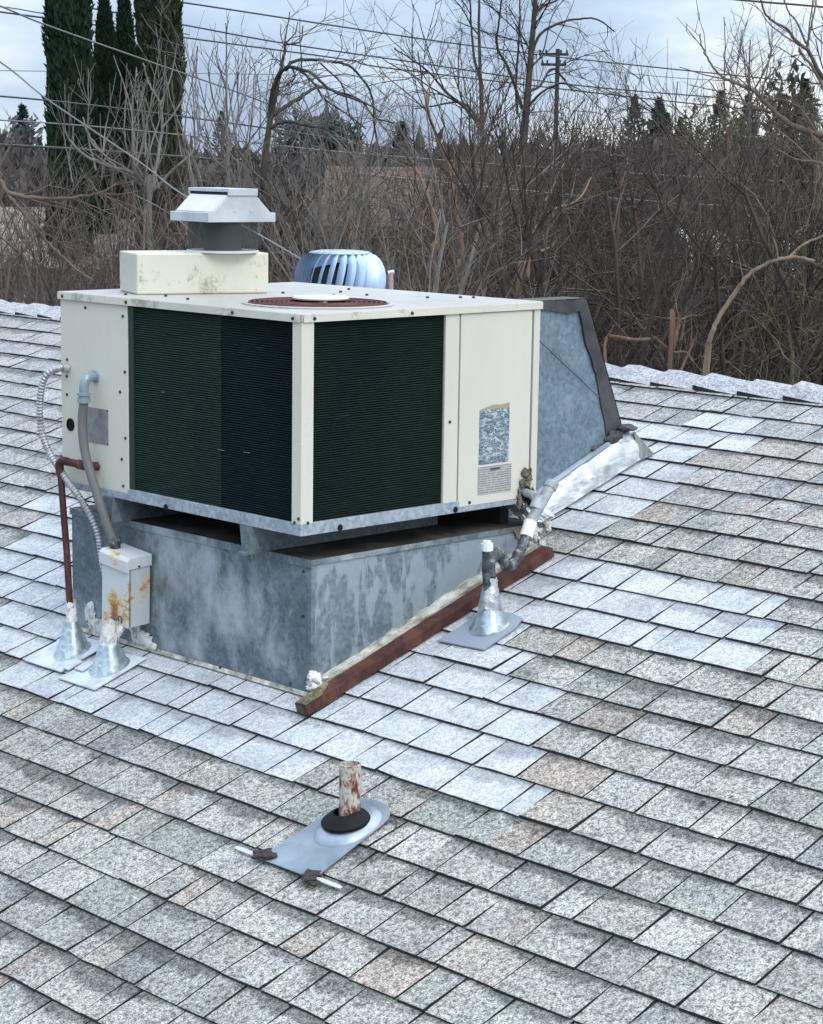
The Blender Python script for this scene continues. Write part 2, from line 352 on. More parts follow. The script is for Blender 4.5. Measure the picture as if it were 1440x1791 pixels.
def mesh_np(name, V, F, m, attr=None):
    me = bpy.data.meshes.new(name); me.vertices.add(len(V)); me.vertices.foreach_set('co', np.asarray(V, np.float32).ravel())
    F = np.asarray(F); k = F.shape[1]; me.loops.add(F.size); me.loops.foreach_set('vertex_index', F.astype(np.int32).ravel())
    me.polygons.add(len(F)); me.polygons.foreach_set('loop_start', np.arange(0, F.size, k, dtype=np.int32))
    try: me.polygons.foreach_set('loop_total', np.full(len(F), k, dtype=np.int32))
    except Exception: pass
    me.materials.append(m); me.update(calc_edges=True); me.validate(); return me
def link(name, me, parent=None, loc=None, **kw):
    o = bpy.data.objects.new(name, me); COL.objects.link(o)
    if parent: o.parent = parent
    if loc is not None: o.location = loc
    for k_, v_ in kw.items():
        if v_: o[k_] = v_
    return o
def curve(pts, n=8):                                        # Catmull-Rom through the points
    P = [Vector(p) for p in pts]; P = [P[0]*2-P[1]] + P + [P[-1]*2-P[-2]]; o = []
    for i in range(1, len(P)-2):
        a, b, c, d = P[i-1:i+3]
        for j in range(n):
            t = j/n; o.append(.5*((2*b)+(c-a)*t+(2*a-5*b+4*c-d)*t*t+(3*b-a-3*c+d)*t**3))
    o.append(P[-2]); return o

# ------------------------------------------------------------------ ground
mb = MB(); R = random.Random(3)
mb.add([(-900, -900, GROUND), (1500, -900, GROUND), (1500, 1500, GROUND), (-900, 1500, GROUND)], [(0, 1, 2, 3)])
mG = leafm('leaf_litter_ground', (.045, .038, .028), (.10, .095, .06), .5)
obj('ground', mb, mG, kind='structure')

# ------------------------------------------------------------------ the shingled roof
SL = .339; CS = 1/math.sqrt(1+SL*SL); Z0 = -1.1697; XR = 2.379; ZR = Z0+SL*XR; E = .14
def rp(s, y, h=0):                                          # s metres down the slope from the ridge, h above the deck
    return Vector((XR - s*CS - h*SL*CS, y, ZR - s*CS*SL + h*CS))
def rz(x): return Z0+SL*x
YMIN, YMAX, NC = -5.6, 8.4, 46
roof = bpy.data.objects.new('roof', None); COL.objects.link(roof); roof['kind'] = 'structure'; OFF['roof'] = Vector((0, 0, 0))
mb = MB()
eave = rp(NC*E+.02, 0); bx = 2*XR-eave.x
zz = [(XR, ZR-.002), (eave.x, eave.z-.002), (eave.x, eave.z-.15), (bx, eave.z-.15), (bx, eave.z-.002)]
mb.prism([(x, z) for x, z in zz], YMIN, YMAX)
obj('roof_deck', mb, M_DECK, roof)
mW = mat('house_stucco', (.42, .38, .32), .9); n = NT(mW); n.col(n.ramp(n.noise(3, 6, .6), [(.4, (.38, .35, .29)), (.6, (.45, .41, .35))]))
mb = MB(); mb.box(eave.x+.5, bx-.5, YMIN+.4, YMAX-.4, GROUND, eave.z-.155)
obj('house_wall', mb, mW, kind='structure')

def inside(P, x, y):
    c = False
    for i in range(len(P)):
        x1, y1 = P[i]; x2, y2 = P[i-1]
        if (y1 > y) != (y2 > y) and x < (x2-x1)*(y-y1)/(y2-y1)+x1: c = not c
    return c
PA = [(0.82, 2.38), (0.29, 2.02), (-0.27, 1.17), (-0.25, 0.43), (-0.29, -0.22), (-0.11, -0.31), (-0.14, -0.64), (-0.16, -1.02), (0.2, -0.84), (0.45, -0.6), (0.52, -0.32), (0.71, -0.45), (0.61, -0.65), (0.74, -1.18), (0.94, -1.09), (1.07, -0.73), (1.07, -0.01), (0.91, .5)]
PB = [(2.02, 0.6), (2.06, -0.11), (1.95, -0.24), (1.73, -0.12), (1.5, -0.18), (1.26, -0.03), (1.06, 0.03), (1.23, 0.3)]
TG = [(.40, .40, .395), (.37, .375, .37), (.43, .435, .43), (.35, .36, .355), (.39, .39, .38), (.42, .41, .40)]
TP = [(.42, .375, .35), (.40, .365, .345), (.42, .39, .365)]
TX = [(.455, .46, .46), (.35, .37, .36), (.31, .32, .325)]
R = random.Random(11)
def tint(x, y, painted, base=None):
    if painted:
        g = R.uniform(.93, 1.07); return (.53*g, .55*g, .578*g, 1.)
    t = R.random()
    c = R.choice(TG) if t < .66 else R.choice(TP) if t < .82 else R.choice(TX)
    g = R.uniform(.92, 1.08)
    up = min(1, max(0, (x-1.0)/1.4)); up = max(up, min(1, max(0, (y-1.3)/1.8)))*.45   # paleness of grazing light put into the tint, towards the ridge and left
    return tuple(a*g*(1-up)+b*up for a, b in zip((c[0]*.975, c[1]*.955, c[2]*.91), (.39, .40, .425))) + (up*.75,)
pieces = []
def project(p):
    d = p-CAM; z = d.dot(FW); return (720+F_PX*d.dot(RT)/z, 895.5-F_PX*d.dot(UP)/z) if z > .2 else (-9999, -9999)
def piece(s1, y0, y1, hb):
    """one shingle tab: exposed from s1-E to s1, y0..y1, butt raised by hb"""
    s0 = s1-E-.012; V = []; Fc = []; TT = []; UV = []
    skew = R.uniform(-.004, .004); xc = XR-(s1-E/2)*CS; yc = (y0+y1)/2
    painted = inside(PA, xc, yc) or inside(PB, xc, yc)
    k = 1 if (y1-y0) < .11 or R.random() < .4 else 2
    ys = [0, 1] if k == 1 else [0, R.choice((.35, .5, .62)), 1]
    sag = R.uniform(-.003, .003)
    for t in ys:
        y = y0+(y1-y0)*t; j = R.uniform(-.0018, .0018)+sag*t; hh = hb+R.uniform(-.0018, .0018)
        V += [rp(s0, y+skew, .001), rp(s1+j, y-skew, hh), rp(s1+j+.001, y-skew, 0), rp(s0, y+skew, 0)]
    t0 = tint(xc, yc, painted)
    for i in range(k):
        a, b = i*4, (i+1)*4
        Fc.append((a, a+1, b+1, b)); TT.append(t0 if i == 0 or R.random() < .4 else tint(xc, yc, painted))
        UV += [(y0, 0), (y0, 1), (y1, 1), (y1, 0)]
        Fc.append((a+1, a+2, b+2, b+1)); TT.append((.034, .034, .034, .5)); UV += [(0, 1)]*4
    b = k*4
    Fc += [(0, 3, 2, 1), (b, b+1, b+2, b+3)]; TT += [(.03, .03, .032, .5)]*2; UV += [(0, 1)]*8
    q = [project(V[i]) for i in (0, 1, b+1, b)]
    ar = .5*abs(sum(q[i][0]*q[(i+1) % 4][1]-q[(i+1) % 4][0]*q[i][1] for i in range(4)))
    cx, cy = sum(p[0] for p in q)/4, sum(p[1] for p in q)/4
    vis = -20 < cx < 1460 and 480 < cy < 1830
    # tabs wholly under the curb, the duct or behind the unit are not seen
    hid = (xc > .10 and xc < 1.0 and y0 > .05 and y1 < 1.2) or (150 < cx < 930 and cy < 860)
    pieces.append((ar if vis and not hid else -1, V, Fc, TT, UV))
for c in range(1, NC+1):
    y = YMIN + R.uniform(-.2, 0)
    while y < YMAX:
        w = R.choice((.10, .13, .15, .16, .17, .18, .20, .23)) if R.random() < .9 else .065
        w *= R.uniform(.93, 1.07)
        piece(c*E + .004*math.sin(y*1.3+c*.7), max(y, YMIN), min(y+w, YMAX)-.0050-R.uniform(0, .0022), .0062+R.uniform(0, .0036)); y += w
def shingle_mesh(name, items):
    V = []; Fc = []; T = []; U = []
    for _, v, f, t, u in items:
        o = len(V); V += v; Fc += [tuple(i+o for i in q) for q in f]; U += u
        for tt in t: T += [tt]*4
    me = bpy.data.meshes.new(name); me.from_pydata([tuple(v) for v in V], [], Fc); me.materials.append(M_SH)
    a = me.color_attributes.new('tint', 'FLOAT_COLOR', 'CORNER'); a.data.foreach_set('color', np.array(T, np.float32).ravel())
    ul = me.uv_layers.new(name='UVMap'); ul.data.foreach_set('uv', np.array(U, np.float32).ravel()); me.update(); return me
pieces.sort(key=lambda p: -p[0])
for it in pieces[:300]:
    c = sum(it[1], Vector())/len(it[1]); it2 = (it[0], [v-c for v in it[1]], *it[2:])
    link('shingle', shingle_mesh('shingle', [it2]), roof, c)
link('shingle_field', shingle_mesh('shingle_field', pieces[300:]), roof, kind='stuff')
# the back slope, one sheet of courses (stepped) and the bent ridge shingles
items = []
for c in range(1, NC+1):
    y = YMIN
    while y < YMAX:
        w = R.uniform(.18, .9); y1 = min(y+w, YMAX)
        q = [rp(c*E-E-.01, y, .001), rp(c*E, y, .011), rp(c*E, y1-.004, .011), rp(c*E-E-.01, y1-.004, .001)]
        q = [Vector((2*XR-v.x, v.y, v.z)) for v in q]
        items.append((0, q, [(0, 3, 2, 1)], [tint(0, -1, False)], [(0, .6)]*4)); y += w
link('back_slope_shingles', shingle_mesh('back_slope_shingles', items), roof, kind='stuff')
y = YMIN
while y < YMAX:                                             # each cap's lifted end laps the next one towards the left of the picture
    w = .205; y1, y0 = y-.03, y+w; V = []; Fc = []; TT = []; UV = []
    g = R.uniform(.94, 1.05); tt = (.41*g, .425*g, .45*g, .45); wob = [R.uniform(-.004, .004) for _ in range(5)]
    for a, (yy, hh) in enumerate(((y0, .026+R.uniform(0, .009)), ((y0+y1)/2, .018), (y1, .010))):
        for b, s in enumerate((-.125, -.055, 0, .055, .125)):
            hx = hh - (.006 if b in (0, 4) else 0) + (wob[b] if a == 0 else 0)
            p = rp(abs(s), yy, hx)
            if s < 0: p = Vector((2*XR-p.x, p.y, p.z))
            if b == 2: p.z += -.006
            V.append(p)
    for b in range(5): V.append(V[b]-Vector((0, -.0005, .017)))
    for a in range(2):
        for b in range(4):
            i = a*5+b; Fc.append((i, i+5, i+6, i+1)); TT.append(tt); UV += [(0, .55+.3*R.random())]*4
    for b in range(4): Fc.append((b, b+1, 16+b, 15+b)); TT.append((.02, .02, .022, .5)); UV += [(0, 1)]*4
    for a, b in ((0, 5), (5, 10)):                          # lifted lower lip on the near side
        V2 = [V[a+4], V[b+4]]; o = len(V); V += [V2[0]-Vector((.002, 0, .016)), V2[1]-Vector((.002, 0, .012))]
        Fc.append((a+4, o, o+1, b+4)); TT.append((.02, .02, .022, .5)); UV += [(0, 1)]*4
    c = sum(V, Vector())/len(V)
    link('ridge_shingle', shingle_mesh('ridge_shingle', [(0, [v-c for v in V], Fc, TT, UV)]), roof, c)
    y += w

# ------------------------------------------------------------------ the metal curb under the unit
UX, UY, ZT, XE, YE = .067, .027, -.7296, 1.075, 1.236
t = thing('roof_curb', 'galvanized sheet metal roof curb with whitish stains carrying the cream air conditioner', 'roof curb', (UX, UY, rz(UX)))
def slab(pts, nrm, th=.0015):
    mb = MB(); nrm = Vector(nrm)*th; n_ = len(pts); P = [Vector(p) for p in pts]
    return mb.add(P+[p-nrm for p in P], [tuple(range(n_)), tuple(range(2*n_-1, n_-1, -1))]+[(i, i+n_, (i+1) % n_+n_, (i+1) % n_) for i in range(n_)])
obj('left_panel', slab([(UX, UY, rz(UX)+.004), (UX, UY, ZT), (UX, YE, ZT), (UX, YE, rz(UX)+.004)], (-1, 0, 0)), M_GL, t, label='mottled dark blue-grey front sheet of the curb')
obj('right_panel', slab([(UX+.002, UY, rz(UX)+.004), (XE, UY, rz(XE)+.004), (XE, UY, ZT), (UX+.002, UY, ZT)], (0, -1, 0)), M_GR, t, label='side sheet with flaking pale coating')
obj('back_panel', slab([(UX, YE, rz(UX)), (UX, YE, ZT), (XE, YE, ZT), (XE, YE, rz(XE))], (0, 1, 0)), M_GL, t)
mb = MB(); mb.box(UX-.003, XE, UY-.003, YE+.003, ZT, ZT+.003)
mTop = rusty('dark_curb_top', (.018, .017, .015), (.042, .038, .033), (.10, .09, .078), .8, 6); obj('top_plate', mb, mTop, t)  # dark mottled brown over the whole top plate
mb = MB(); mb.box(UX-.006, UX-.0005, UY-.006, YE+.006, ZT-.020, ZT+.004); mb.box(UX, XE, UY-.006, UY-.0005, ZT-.012, ZT+.0045)
obj('top_flange', mb, M_GL, t, bevel=.001)
mb = MB(); mb.prism([(UX-.002, rz(UX)+.020), (UX-.006, rz(UX)+.012), (UX-.010, rz(UX)+.009), (UX-.010, rz(UX)+.0075), (UX-.001, rz(UX)+.008)], UY-.004, YE)
obj('base_flange', mb, M_CAULK, t)
mb = MB(); mb.box(UX-.003, UX+.012, UY-.003, UY+.012, rz(UX)+.01, ZT-.021); obj('corner_seam', mb, M_GL, t, bevel=.001)
for y, z in ((.035, -.765), (.035, -.9), (.09, -1.115), (.42, -1.128)):
    mb = MB(); mb.lathe((UX-.002, UY+y, z), [(.0, .005), (.004, .004), (.005, 0)], 8, axis=Vector((-1, 0, 0))); obj('screw', mb, M_SCREW, t)
# sealant: along the beam, the corner clump and the patches near the pipes
mb = MB(); P = []; Rr = random.Random(5)
for i in range(30):
    x = UX+.02+i/29*(XE-UX-.03); P.append((x, UY-.012+Rr.uniform(-.003, .003), rz(x)+.040+Rr.uniform(-.004, .004)))
for i in range(29):
    a, b = Vector(P[i]), Vector(P[i+1]); o = [(0, .014, .010), (0, .002, .006), (0, -.016, -.004), (0, -.02, -.03), (0, .013, -.03)]
    mb.add([a+Vector(q) for q in o]+[b+Vector(q) for q in o], [(j, j+5, (j+1) % 5+5, (j+1) % 5) for j in range(5)])
obj('caulk_bead', mb, M_CAULK, t, sm=True)
mb = MB()
for i in range(15):
    mb.blob((UX+Rr.uniform(-.015, .04), UY-.012+Rr.uniform(-.015, .008), rz(UX)+.055+Rr.uniform(-.018, .032)), [Rr.uniform(.006, .013) for _ in range(3)], i, .6, 10)
mb.tube(curve([(UX+.002, UY-.035, rz(UX)+.05), (UX-.003, UY-.042, rz(UX)+.03), (UX+.004, UY-.046, rz(UX)+.008)]), [.004]*17, 6)
obj('sealant_clump', mb, M_SEAL, t, sm=True, label='lumpy white sealant at the near lower corner')
mb = MB()
for (y, z, ry, rz_, s) in ((1.13, -1.075, .030, .038, 1), (1.09, -1.115, .045, .026, 2), (1.04, -1.125, .03, .02, 3), (.885, -1.085, .030, .034, 4), (.835, -1.11, .032, .024, 5), (.80, -1.125, .025, .012, 6)):
    mb.blob((UX-.002, y, z), (.006, ry, rz_), s, .55, 18)
obj('sealant_patch', mb, M_SEAL, t, sm=True, label='flaking white sealant beside the pipe cones')
mb = MB()
for i in range(12): mb.blob((XE+Rr.uniform(-.10, .02), UY-.02+Rr.uniform(-.02, .01), rz(XE)+.03+Rr.uniform(-.01, .05)), [Rr.uniform(.007, .016) for _ in range(3)], 40+i, .5, 9)
obj('sealant_clump', mb, M_SEAL, t, sm=True, label='white sealant lumps at the far end of the curb')
mb = MB(); mb.add([(.93, UY-.0075, ZT-.002), (1.0, UY-.0075, ZT-.002), (.985, UY-.0075, ZT-.035), (.975, UY-.0075, ZT-.075), (.962, UY-.0075, ZT-.04), (.945, UY-.0075, ZT-.03)], [(0, 5, 4, 3, 2, 1)])
obj('rust_stain', mb, rusty('ochre_run_off', (.16, .17, .17), (.26, .20, .11), (.34, .23, .10), .7, 22), t, label='ochre rust run-off at the top right corner')
# ------------------------------------------------------------------ wooden beam along the curb
t = thing('wood_beam', 'red-brown stained timber beam lying along the foot of the curb', 'beam', (0, -.04, rz(0)))
mb = MB(); prof = []
def beam(x, y, h): return Vector((x-h*SL*CS, y, rz(x)+.011+h*CS))
V = []; N = 24
for i in range(N+1):
    x = -.018+i/N*1.03; w = .002*math.sin(i*1.7); y0 = -.058-.028*i/N; y1 = y0+.048
    V += [beam(x, y0+w, 0), beam(x, y1, 0), beam(x, y1, .034), beam(x, y0+w, .032+w*.6)]
mb.add(V, [(i*4+j, (i+1)*4+j, (i+1)*4+(j+1) % 4, i*4+(j+1) % 4) for i in range(N) for j in range(4)], 0)
mb.add(V[:4], [(0, 3, 2, 1)], 1); mb.add(V[-4:], [(0, 1, 2, 3)], 0)
mb.f = [tuple(f) for f in mb.f]
obj('timber', mb, [M_WOOD, M_WEND], t, bevel=.002)
mb = MB(); mb.add([beam(-.016, -.057, .0345), beam(.05, -.057, .0345), beam(.10, -.028, .0360), beam(.10, -.013, .0360), beam(-.016, -.012, .0360)], [(0, 1, 2, 3, 4)])
obj('mossy_top', mb, rusty('lichen_wood', (.05, .04, .02), (.14, .12, .06), (.24, .21, .12), .9, 25), t, label='pale lichen covered end of the beam')

# ------------------------------------------------------------------ the packaged air conditioner
LY, WX, H = 1.19, 1.01, .643
A = thing('air_conditioner', 'boxy cream packaged air conditioner with dark green condenser coils standing on the metal curb', 'air conditioner', (0, 0, -.73))
mb = MB(); mb.box(.016, WX-.012, .016, LY-.002, -.63, -.03); obj('inner_cabinet', mb, M_DARK, A)
mb = MB(); mb.box(-.006, WX+.004, -.006, LY+.005, -.0235, 0)
lid = obj('lid', mb, [M_TOP], A, bevel=.003)
mb = MB(); mb.box(-.0085, -.0065, .0, LY+.004, -.0245, -.0015); mb.box(.0, WX+.003, -.0085, -.0065, -.0245, -.0015)
obj('lid_edge', mb, M_CAP, A, bevel=.0007, label='mildew speckled turned-down lid edge')
for (a, b) in (((-.0083, .03), 1), ((-.0083, .30), 1), ((-.0083, .822), 1), ((-.0083, 1.165), 1), ((.04, -.0083), 0), ((.43, -.0083), 0)):
    mb = MB(); ax = Vector((-1, 0, 0)) if b else Vector((0, -1, 0)); mb.lathe((*a, -.014 if b != 9 else 0), [(0, .005), (.0045, .004), (.006, 0)], 8, axis=ax); obj('screw', mb, M_SCREW, A)
for (x, y) in ((.62, .55), (.50, .58), (.80, .30), (.75, .66), (.90, .25), (.93, .22), (.87, .75), (.10, .65), (.55, .72), (.07, .93), (.72, .50), (.13, .80)):
    mb = MB(); mb.lathe((x, y, 0), [(.0055, 0), (.0055, .003), (.004, .006), (0, .006)], 8); obj('screw', mb, M_SCREW, A)
# left face (x = 0)
mb = MB(); mb.box(0, .012, .829, LY, -.622, -.024); lp = obj('side_panel', mb, M_CREAM, A, bevel=.0015)
for y, z in ((1.155, -.22), (1.158, -.275), (1.158, -.335), (.85, -.06), (1.05, -.045), (.842, -.235), (.868, -.30), (.842, -.445), (.862, -.515), (.856, -.60)):
    mb = MB(); mb.lathe((0, y, z), [(0, .004), (.0045, .003), (.0055, 0)], 8, axis=Vector((-1, 0, 0))); obj('screw', mb, M_SCREW, lp)
mb = MB(); mb.lathe((0, 1.14, -.432), [(.021, 0), (.021, .003), (.018, .003), (.018, .0005), (0, .0005)], 24, axis=Vector((-1, 0, 0)))
obj('knockout_hole', mb, M_RUB, lp)
mb = MB(); mb.box(-.0015, 0, .933, 1.09, -.478, -.364); dp = obj('data_plate', mb, M_PLATE, lp)
for y, z in ((1.087, -.367), (.936, -.367), (1.087, -.474), (.936, -.474)):
    mb = MB(); mb.lathe((-.0015, y, z), [(0, .003), (.003, .002), (.004, 0)], 8, axis=Vector((-1, 0, 0))); mb and dp
    A_ = obj('rivet', mb, M_SCREW, lp)
def fins(axis, a0, a1, f, z0, z1, m, par, pitch=.0072):
    mb = MB(); n_ = int((z1-z0)/pitch)
    for i in range(n_):
        z = z0+i*pitch; q = [(f-.0005, z), (f-.0052, z+pitch*.35), (f-.0046, z+pitch*.62), (f-.0005, z+pitch*.85)]
        for (u, w), (u2, w2) in zip(q, q[1:]):
            mb.add([(u, a0, w), (u, a1, w), (u2, a1, w2), (u2, a0, w2)] if axis == 'x' else [(a0, u, w), (a1, u, w), (a1, u2, w2), (a0, u2, w2)], [(0, 3, 2, 1) if axis == 'x' else (0, 1, 2, 3)])
    obj('fins', mb, m, par, kind='stuff')
mb = MB(); mb.box(.012, .016, .372, .826, -.608, -.024); c1 = obj('condenser_coil', mb, M_COIL1, A, label='left coil half under a greenish fin guard')
fins('x', .372, .803, .012, -.607, -.026, M_COIL1, c1)
mb = MB(); mb.box(.014, .018, .036, .372, -.612, -.024); c2 = obj('condenser_coil', mb, M_COIL2, A, label='darker right half of the left coil')
fins('x', .038, .3715, .014, -.611, -.026, M_COIL2, c2)
mb = MB(); mb.box(.004, .014, .802, .829, -.606, -.024); obj('coil_frame', mb, mat('dark_green_frame', (.012, .03, .026), .5), A)
for i in range(10):                                         # bent-fin nicks
    y = R.uniform(.1, .7); z = R.uniform(-.5, -.15); mb = MB(); mb.box(.0055, .0085, y, y+R.uniform(.015, .035), z, z+.0016, M=None)
    if i < 3: obj('bent_fin', mb, mat('bent_fin_metal', (.12, .17, .17), .5) if 'bent_fin_metal' not in MATS else MATS['bent_fin_metal'], A)
# corner post and right face (y = 0)
mb = MB(); mb.add([(-.003, .038, -.024), (-.003, -.003, -.024), (.044, -.003, -.024), (.044, .012, -.024), (.012, .038, -.024)] + [(-.003, .038, -.617), (-.003, -.003, -.622), (.044, -.003, -.617), (.044, .012, -.617), (.012, .038, -.617)],
                  [(0, 1, 2, 3, 4), (9, 8, 7, 6, 5)]+[(i, i+5, (i+1) % 5+5, (i+1) % 5) for i in range(5)])
cp = obj('corner_post', mb, M_CREAM, A, bevel=.0015)
for q, ax in (((-.003, .024, -.606), (-1, 0, 0)), ((-.003, .006, -.592), (-1, 0, 0)), ((.024, -.003, -.606), (0, -1, 0))):
    mb = MB(); mb.lathe(q, [(0, .004), (.0045, .003), (.0055, 0)], 8, axis=Vector(ax)); obj('screw', mb, M_SCREW, cp)
mb = MB(); mb.box(.044, .583, .012, .016, -.612, -.024); c3 = obj('condenser_coil', mb, M_COIL3, A, label='dark green coil on the right face')
fins('y', .044, .583, .012, -.611, -.026, M_COIL3, c3)
mb = MB(); mb.box(.583, .643, 0, .012, -.612, -.024); st = obj('filler_strip', mb, M_CREAM, A, bevel=.001)
mb = MB(); mb.lathe((.607, 0, -.356), [(0, .004), (.0045, .003), (.0055, 0)], 8, axis=Vector((0, -1, 0))); obj('screw', mb, M_SCREW, st)
mb = MB(); mb.box(.649, .972, -.001, .012, -.628, -.026)
ap = obj('access_panel', mb, M_CREAM, A, bevel=.0015)
mb = MB(); mb.lathe((.70, -.001, -.617), [(0, .004), (.0045, .003), (.006, 0)], 8, axis=Vector((0, -1, 0))); obj('screw', mb, M_SCREW, ap)
mb = MB(); mb.box(.982, WX, -.001, .02, -.632, -.024); obj('end_strip', mb, M_CREAM, A, bevel=.0015)
mb = MB(); mb.box(.738, .874, -.0025, -.001, -.502, -.330); obj('weathered_sticker', mb, M_STICK, ap, label='blue-grey sticker crazed with white cracks')
mb = MB(); mb.add([(.738, -.0020, -.330), (.80, -.0020, -.330), (.874, -.0020, -.330), (.874, -.0020, -.313), (.84, -.0020, -.318), (.80, -.0020, -.316), (.75, -.0020, -.326)], [(0, 1, 2, 3, 4, 5, 6)])
obj('glue_residue', mb, mat('brown_glue', (.36, .29, .19), .8), ap)
mb = MB(); mb.box(.736, .888, -.0025, -.001, -.598, -.510)
lb = obj('rating_label', mb, M_LABEL, ap, label='faded grey label of small unreadable print')
uvl = lb.data.uv_layers.new(name='UVMap')
for lp_ in lb.data.loops:
    co = lb.data.vertices[lp_.vertex_index].co+OFF[lb.name]; uvl.data[lp_.index].uv = ((co.x-.736)/.152, (co.z+.598)/.088)
mb = MB(); mb.box(.79, .834, -.0032, -.0025, -.5235, -.5165); obj('print_heading', mb, M_INK, ap)
mb = MB(); Rr = random.Random(2)                            # decayed putty and insulation round the drain outlet
for i in range(90):
    u_, w_ = Rr.uniform(-1, 1), Rr.uniform(0, 1)
    x = .962+u_*.042*(1-w_*.55)-.006; z = -.655+w_*.118
    mb.blob((x, -.002+Rr.uniform(-.006, .001), z), [Rr.uniform(.003, .011), Rr.uniform(.002, .005), Rr.uniform(.004, .012)], i, .7, 8)
obj('putty_patch', mb, rusty('brown_putty', (.03, .026, .022), (.13, .105, .08), (.30, .26, .22), .9, 30), ap, sm=True, label='crumbling grey-brown putty round the drain outlet')
mb = MB(); mb.blob((.955, -.010, -.612), (.017, .006, .022), 3, .4, 12); mb.blob((.975, -.010, -.640), (.02, .006, .014), 5, .4, 12); obj('drain_cavity', mb, M_RUB, ap, sm=True)
# base rail ring
mb = MB(); zr0, zr1 = -.643, -.607
mb.box(-.004, .008, -.004, .828, zr0, zr1); mb.box(.0085, .652, -.004, .008, zr0, zr1)
mb.box(-.002, .008, .8285, LY, zr0, -.6225); mb.box(.6525, WX, -.002, .008, zr0-.001, -.629); mb.box(WX-.008, WX+.002, .0085, LY, zr0, -.61); mb.box(-.001, WX, LY-.008, LY+.002, zr0, -.61)
br_ = obj('base_rail', mb, M_RAIL, A, bevel=.001)
mb = MB(); mb.box(.01, WX-.01, .01, LY-.01, -.640, -.631); obj('bottom_pan', mb, M_DARK, A)
for q, ax in (((-.0045, .63, -.639), (-1, 0, 0)), ((.15, -.0045, -.634), (0, -1, 0)), ((.635, -.0045, -.632), (0, -1, 0))):
    mb = MB(); mb.lathe(q, [(0, .001), (.010, .001), (.010, 0)], 14, axis=Vector(ax)); obj('rail_hole', mb, M_RUB, br_)
# support rails: channels across, tapering feet showing on the left face
for yc in (.245, .935):
    mb = MB(); w = .058
    w = .03; mb.add([(-.003, yc+w, -.6435), (-.003, yc-w, -.6435), (-.003, yc-.015, ZT-.002), (-.003, yc+.017, ZT-.002),
            (.03, yc+w, -.6435), (.03, yc-w, -.6435), (.03, yc-w, ZT+.004), (.03, yc+w, ZT+.004)], [(0, 3, 2, 1), (0, 1, 5, 4), (3, 7, 6, 2), (1, 2, 6, 5), (0, 4, 7, 3)])
    mb.box(.03, .78, yc-w, yc+w, ZT+.004, -.6435)
    mb.box(-.022, -.0032, yc-.015, yc+.015, ZT-.004, ZT+.0075)
    obj('support_rail', mb, M_FOOT, A, bevel=.002)
mb = MB(); mb.box(.95, .99, .1, 1.1, ZT+.004, -.6435); obj('rear_support', mb, M_DARK, A)
# fan opening
fc = Vector((.315, .285, 0)); mb = MB()
mb.lathe(fc, [(.232, .0005), (.232, .004), (.222, .006), (.216, .002)], 64); fr = obj('fan_ring', mb, M_TOP, A, sm=True)
mb = MB(); mb.lathe(fc, [(.216, .0012), (.001, .0012)], 64); obj('fan_opening', mb, mat('fan_well', (.03, .010, .010), .9), A)
mb = MB()
for k in range(2, 15):
    r = .015*k; mb.tube([fc+Vector((r*math.cos(a*2*PI/48), r*math.sin(a*2*PI/48), .0065)) for a in range(49)], .0022, 5, cap=False)
for k in range(12):
    a = k*PI/6; d = Vector((math.cos(a), math.sin(a), 0)); mb.tube([fc+d*.02+Vector((0, 0, .0035)), fc+d*.216+Vector((0, 0, .0035))], .002, 5)
obj('fan_guard', mb, M_FAN, A, sm=True, label='rust-red round wire fan guard')
mb = MB(); mb.lathe(fc+Vector((.02, .01, 0)), [(.086, .014), (.088, .018), (.084, .023), (.0, .024)], 40)
for a in (1.0, 4.1): mb.box(-.006, .006, -.012, .012, .008, .0145, M=Matrix.Translation(fc+Vector((.02, .01, 0))+Vector((math.cos(a), math.sin(a), 0))*.07))
obj('fan_cover_plate', mb, M_CAP, A, sm=True)
# flue box and exhaust hood on top
MBX = Matrix.Translation((.098, .907, 0)) @ Matrix.Rotation(math.radians(-20.5), 4, 'Z')
mb = MB(); mb.box(0, .445, 0, .202, .0008, .132, M=MBX)
fb = obj('flue_box', mb, M_BOXC, A, bevel=.005, label='yellowed cream rectangular box on the lid')
hc = Vector((.414, .864, 0)); n0_ = set(o_.name for o_ in bpy.data.objects)
HD = obj('exhaust_hood', MB().prism([(hc.x-.128, .232), (hc.x-.128, .262), (hc.x-.108, .262), (hc.x-.05, .3175), (hc.x+.05, .3175), (hc.x+.108, .262), (hc.x+.128, .262), (hc.x+.128, .232)], hc.y-.118, hc.y+.118), M_HOOD, A, bevel=.0015, label='pale grey trapezoid exhaust hood')
mb = MB(); q = [(-.106, .2635), (-.052, .316)]; nn = Vector((-.07, 0, .056)).normalized()*.003
P = [Vector((hc.x+q[0][0], hc.y-.112, q[0][1])), Vector((hc.x+q[0][0], hc.y+.112, q[0][1])), Vector((hc.x+q[1][0], hc.y+.112, q[1][1])), Vector((hc.x+q[1][0], hc.y-.112, q[1][1]))]
mb.add(P+[p+nn for p in P], [(4, 5, 6, 7)[::-1], (0, 1, 5, 4), (1, 2, 6, 5), (2, 3, 7, 6), (3, 0, 4, 7)]); obj('roof_panel', mb, M_HOODT, HD)
P = [Vector((2*hc.x-p.x, p.y, p.z)) for p in P]; nn = Vector((-nn.x, 0, nn.z)); mb = MB()
mb.add(P+[p+nn for p in P], [(4, 5, 6, 7), (0, 4, 5, 1), (1, 5, 6, 2), (2, 6, 7, 3), (3, 7, 4, 0)]); obj('roof_panel', mb, M_HOODT, HD)
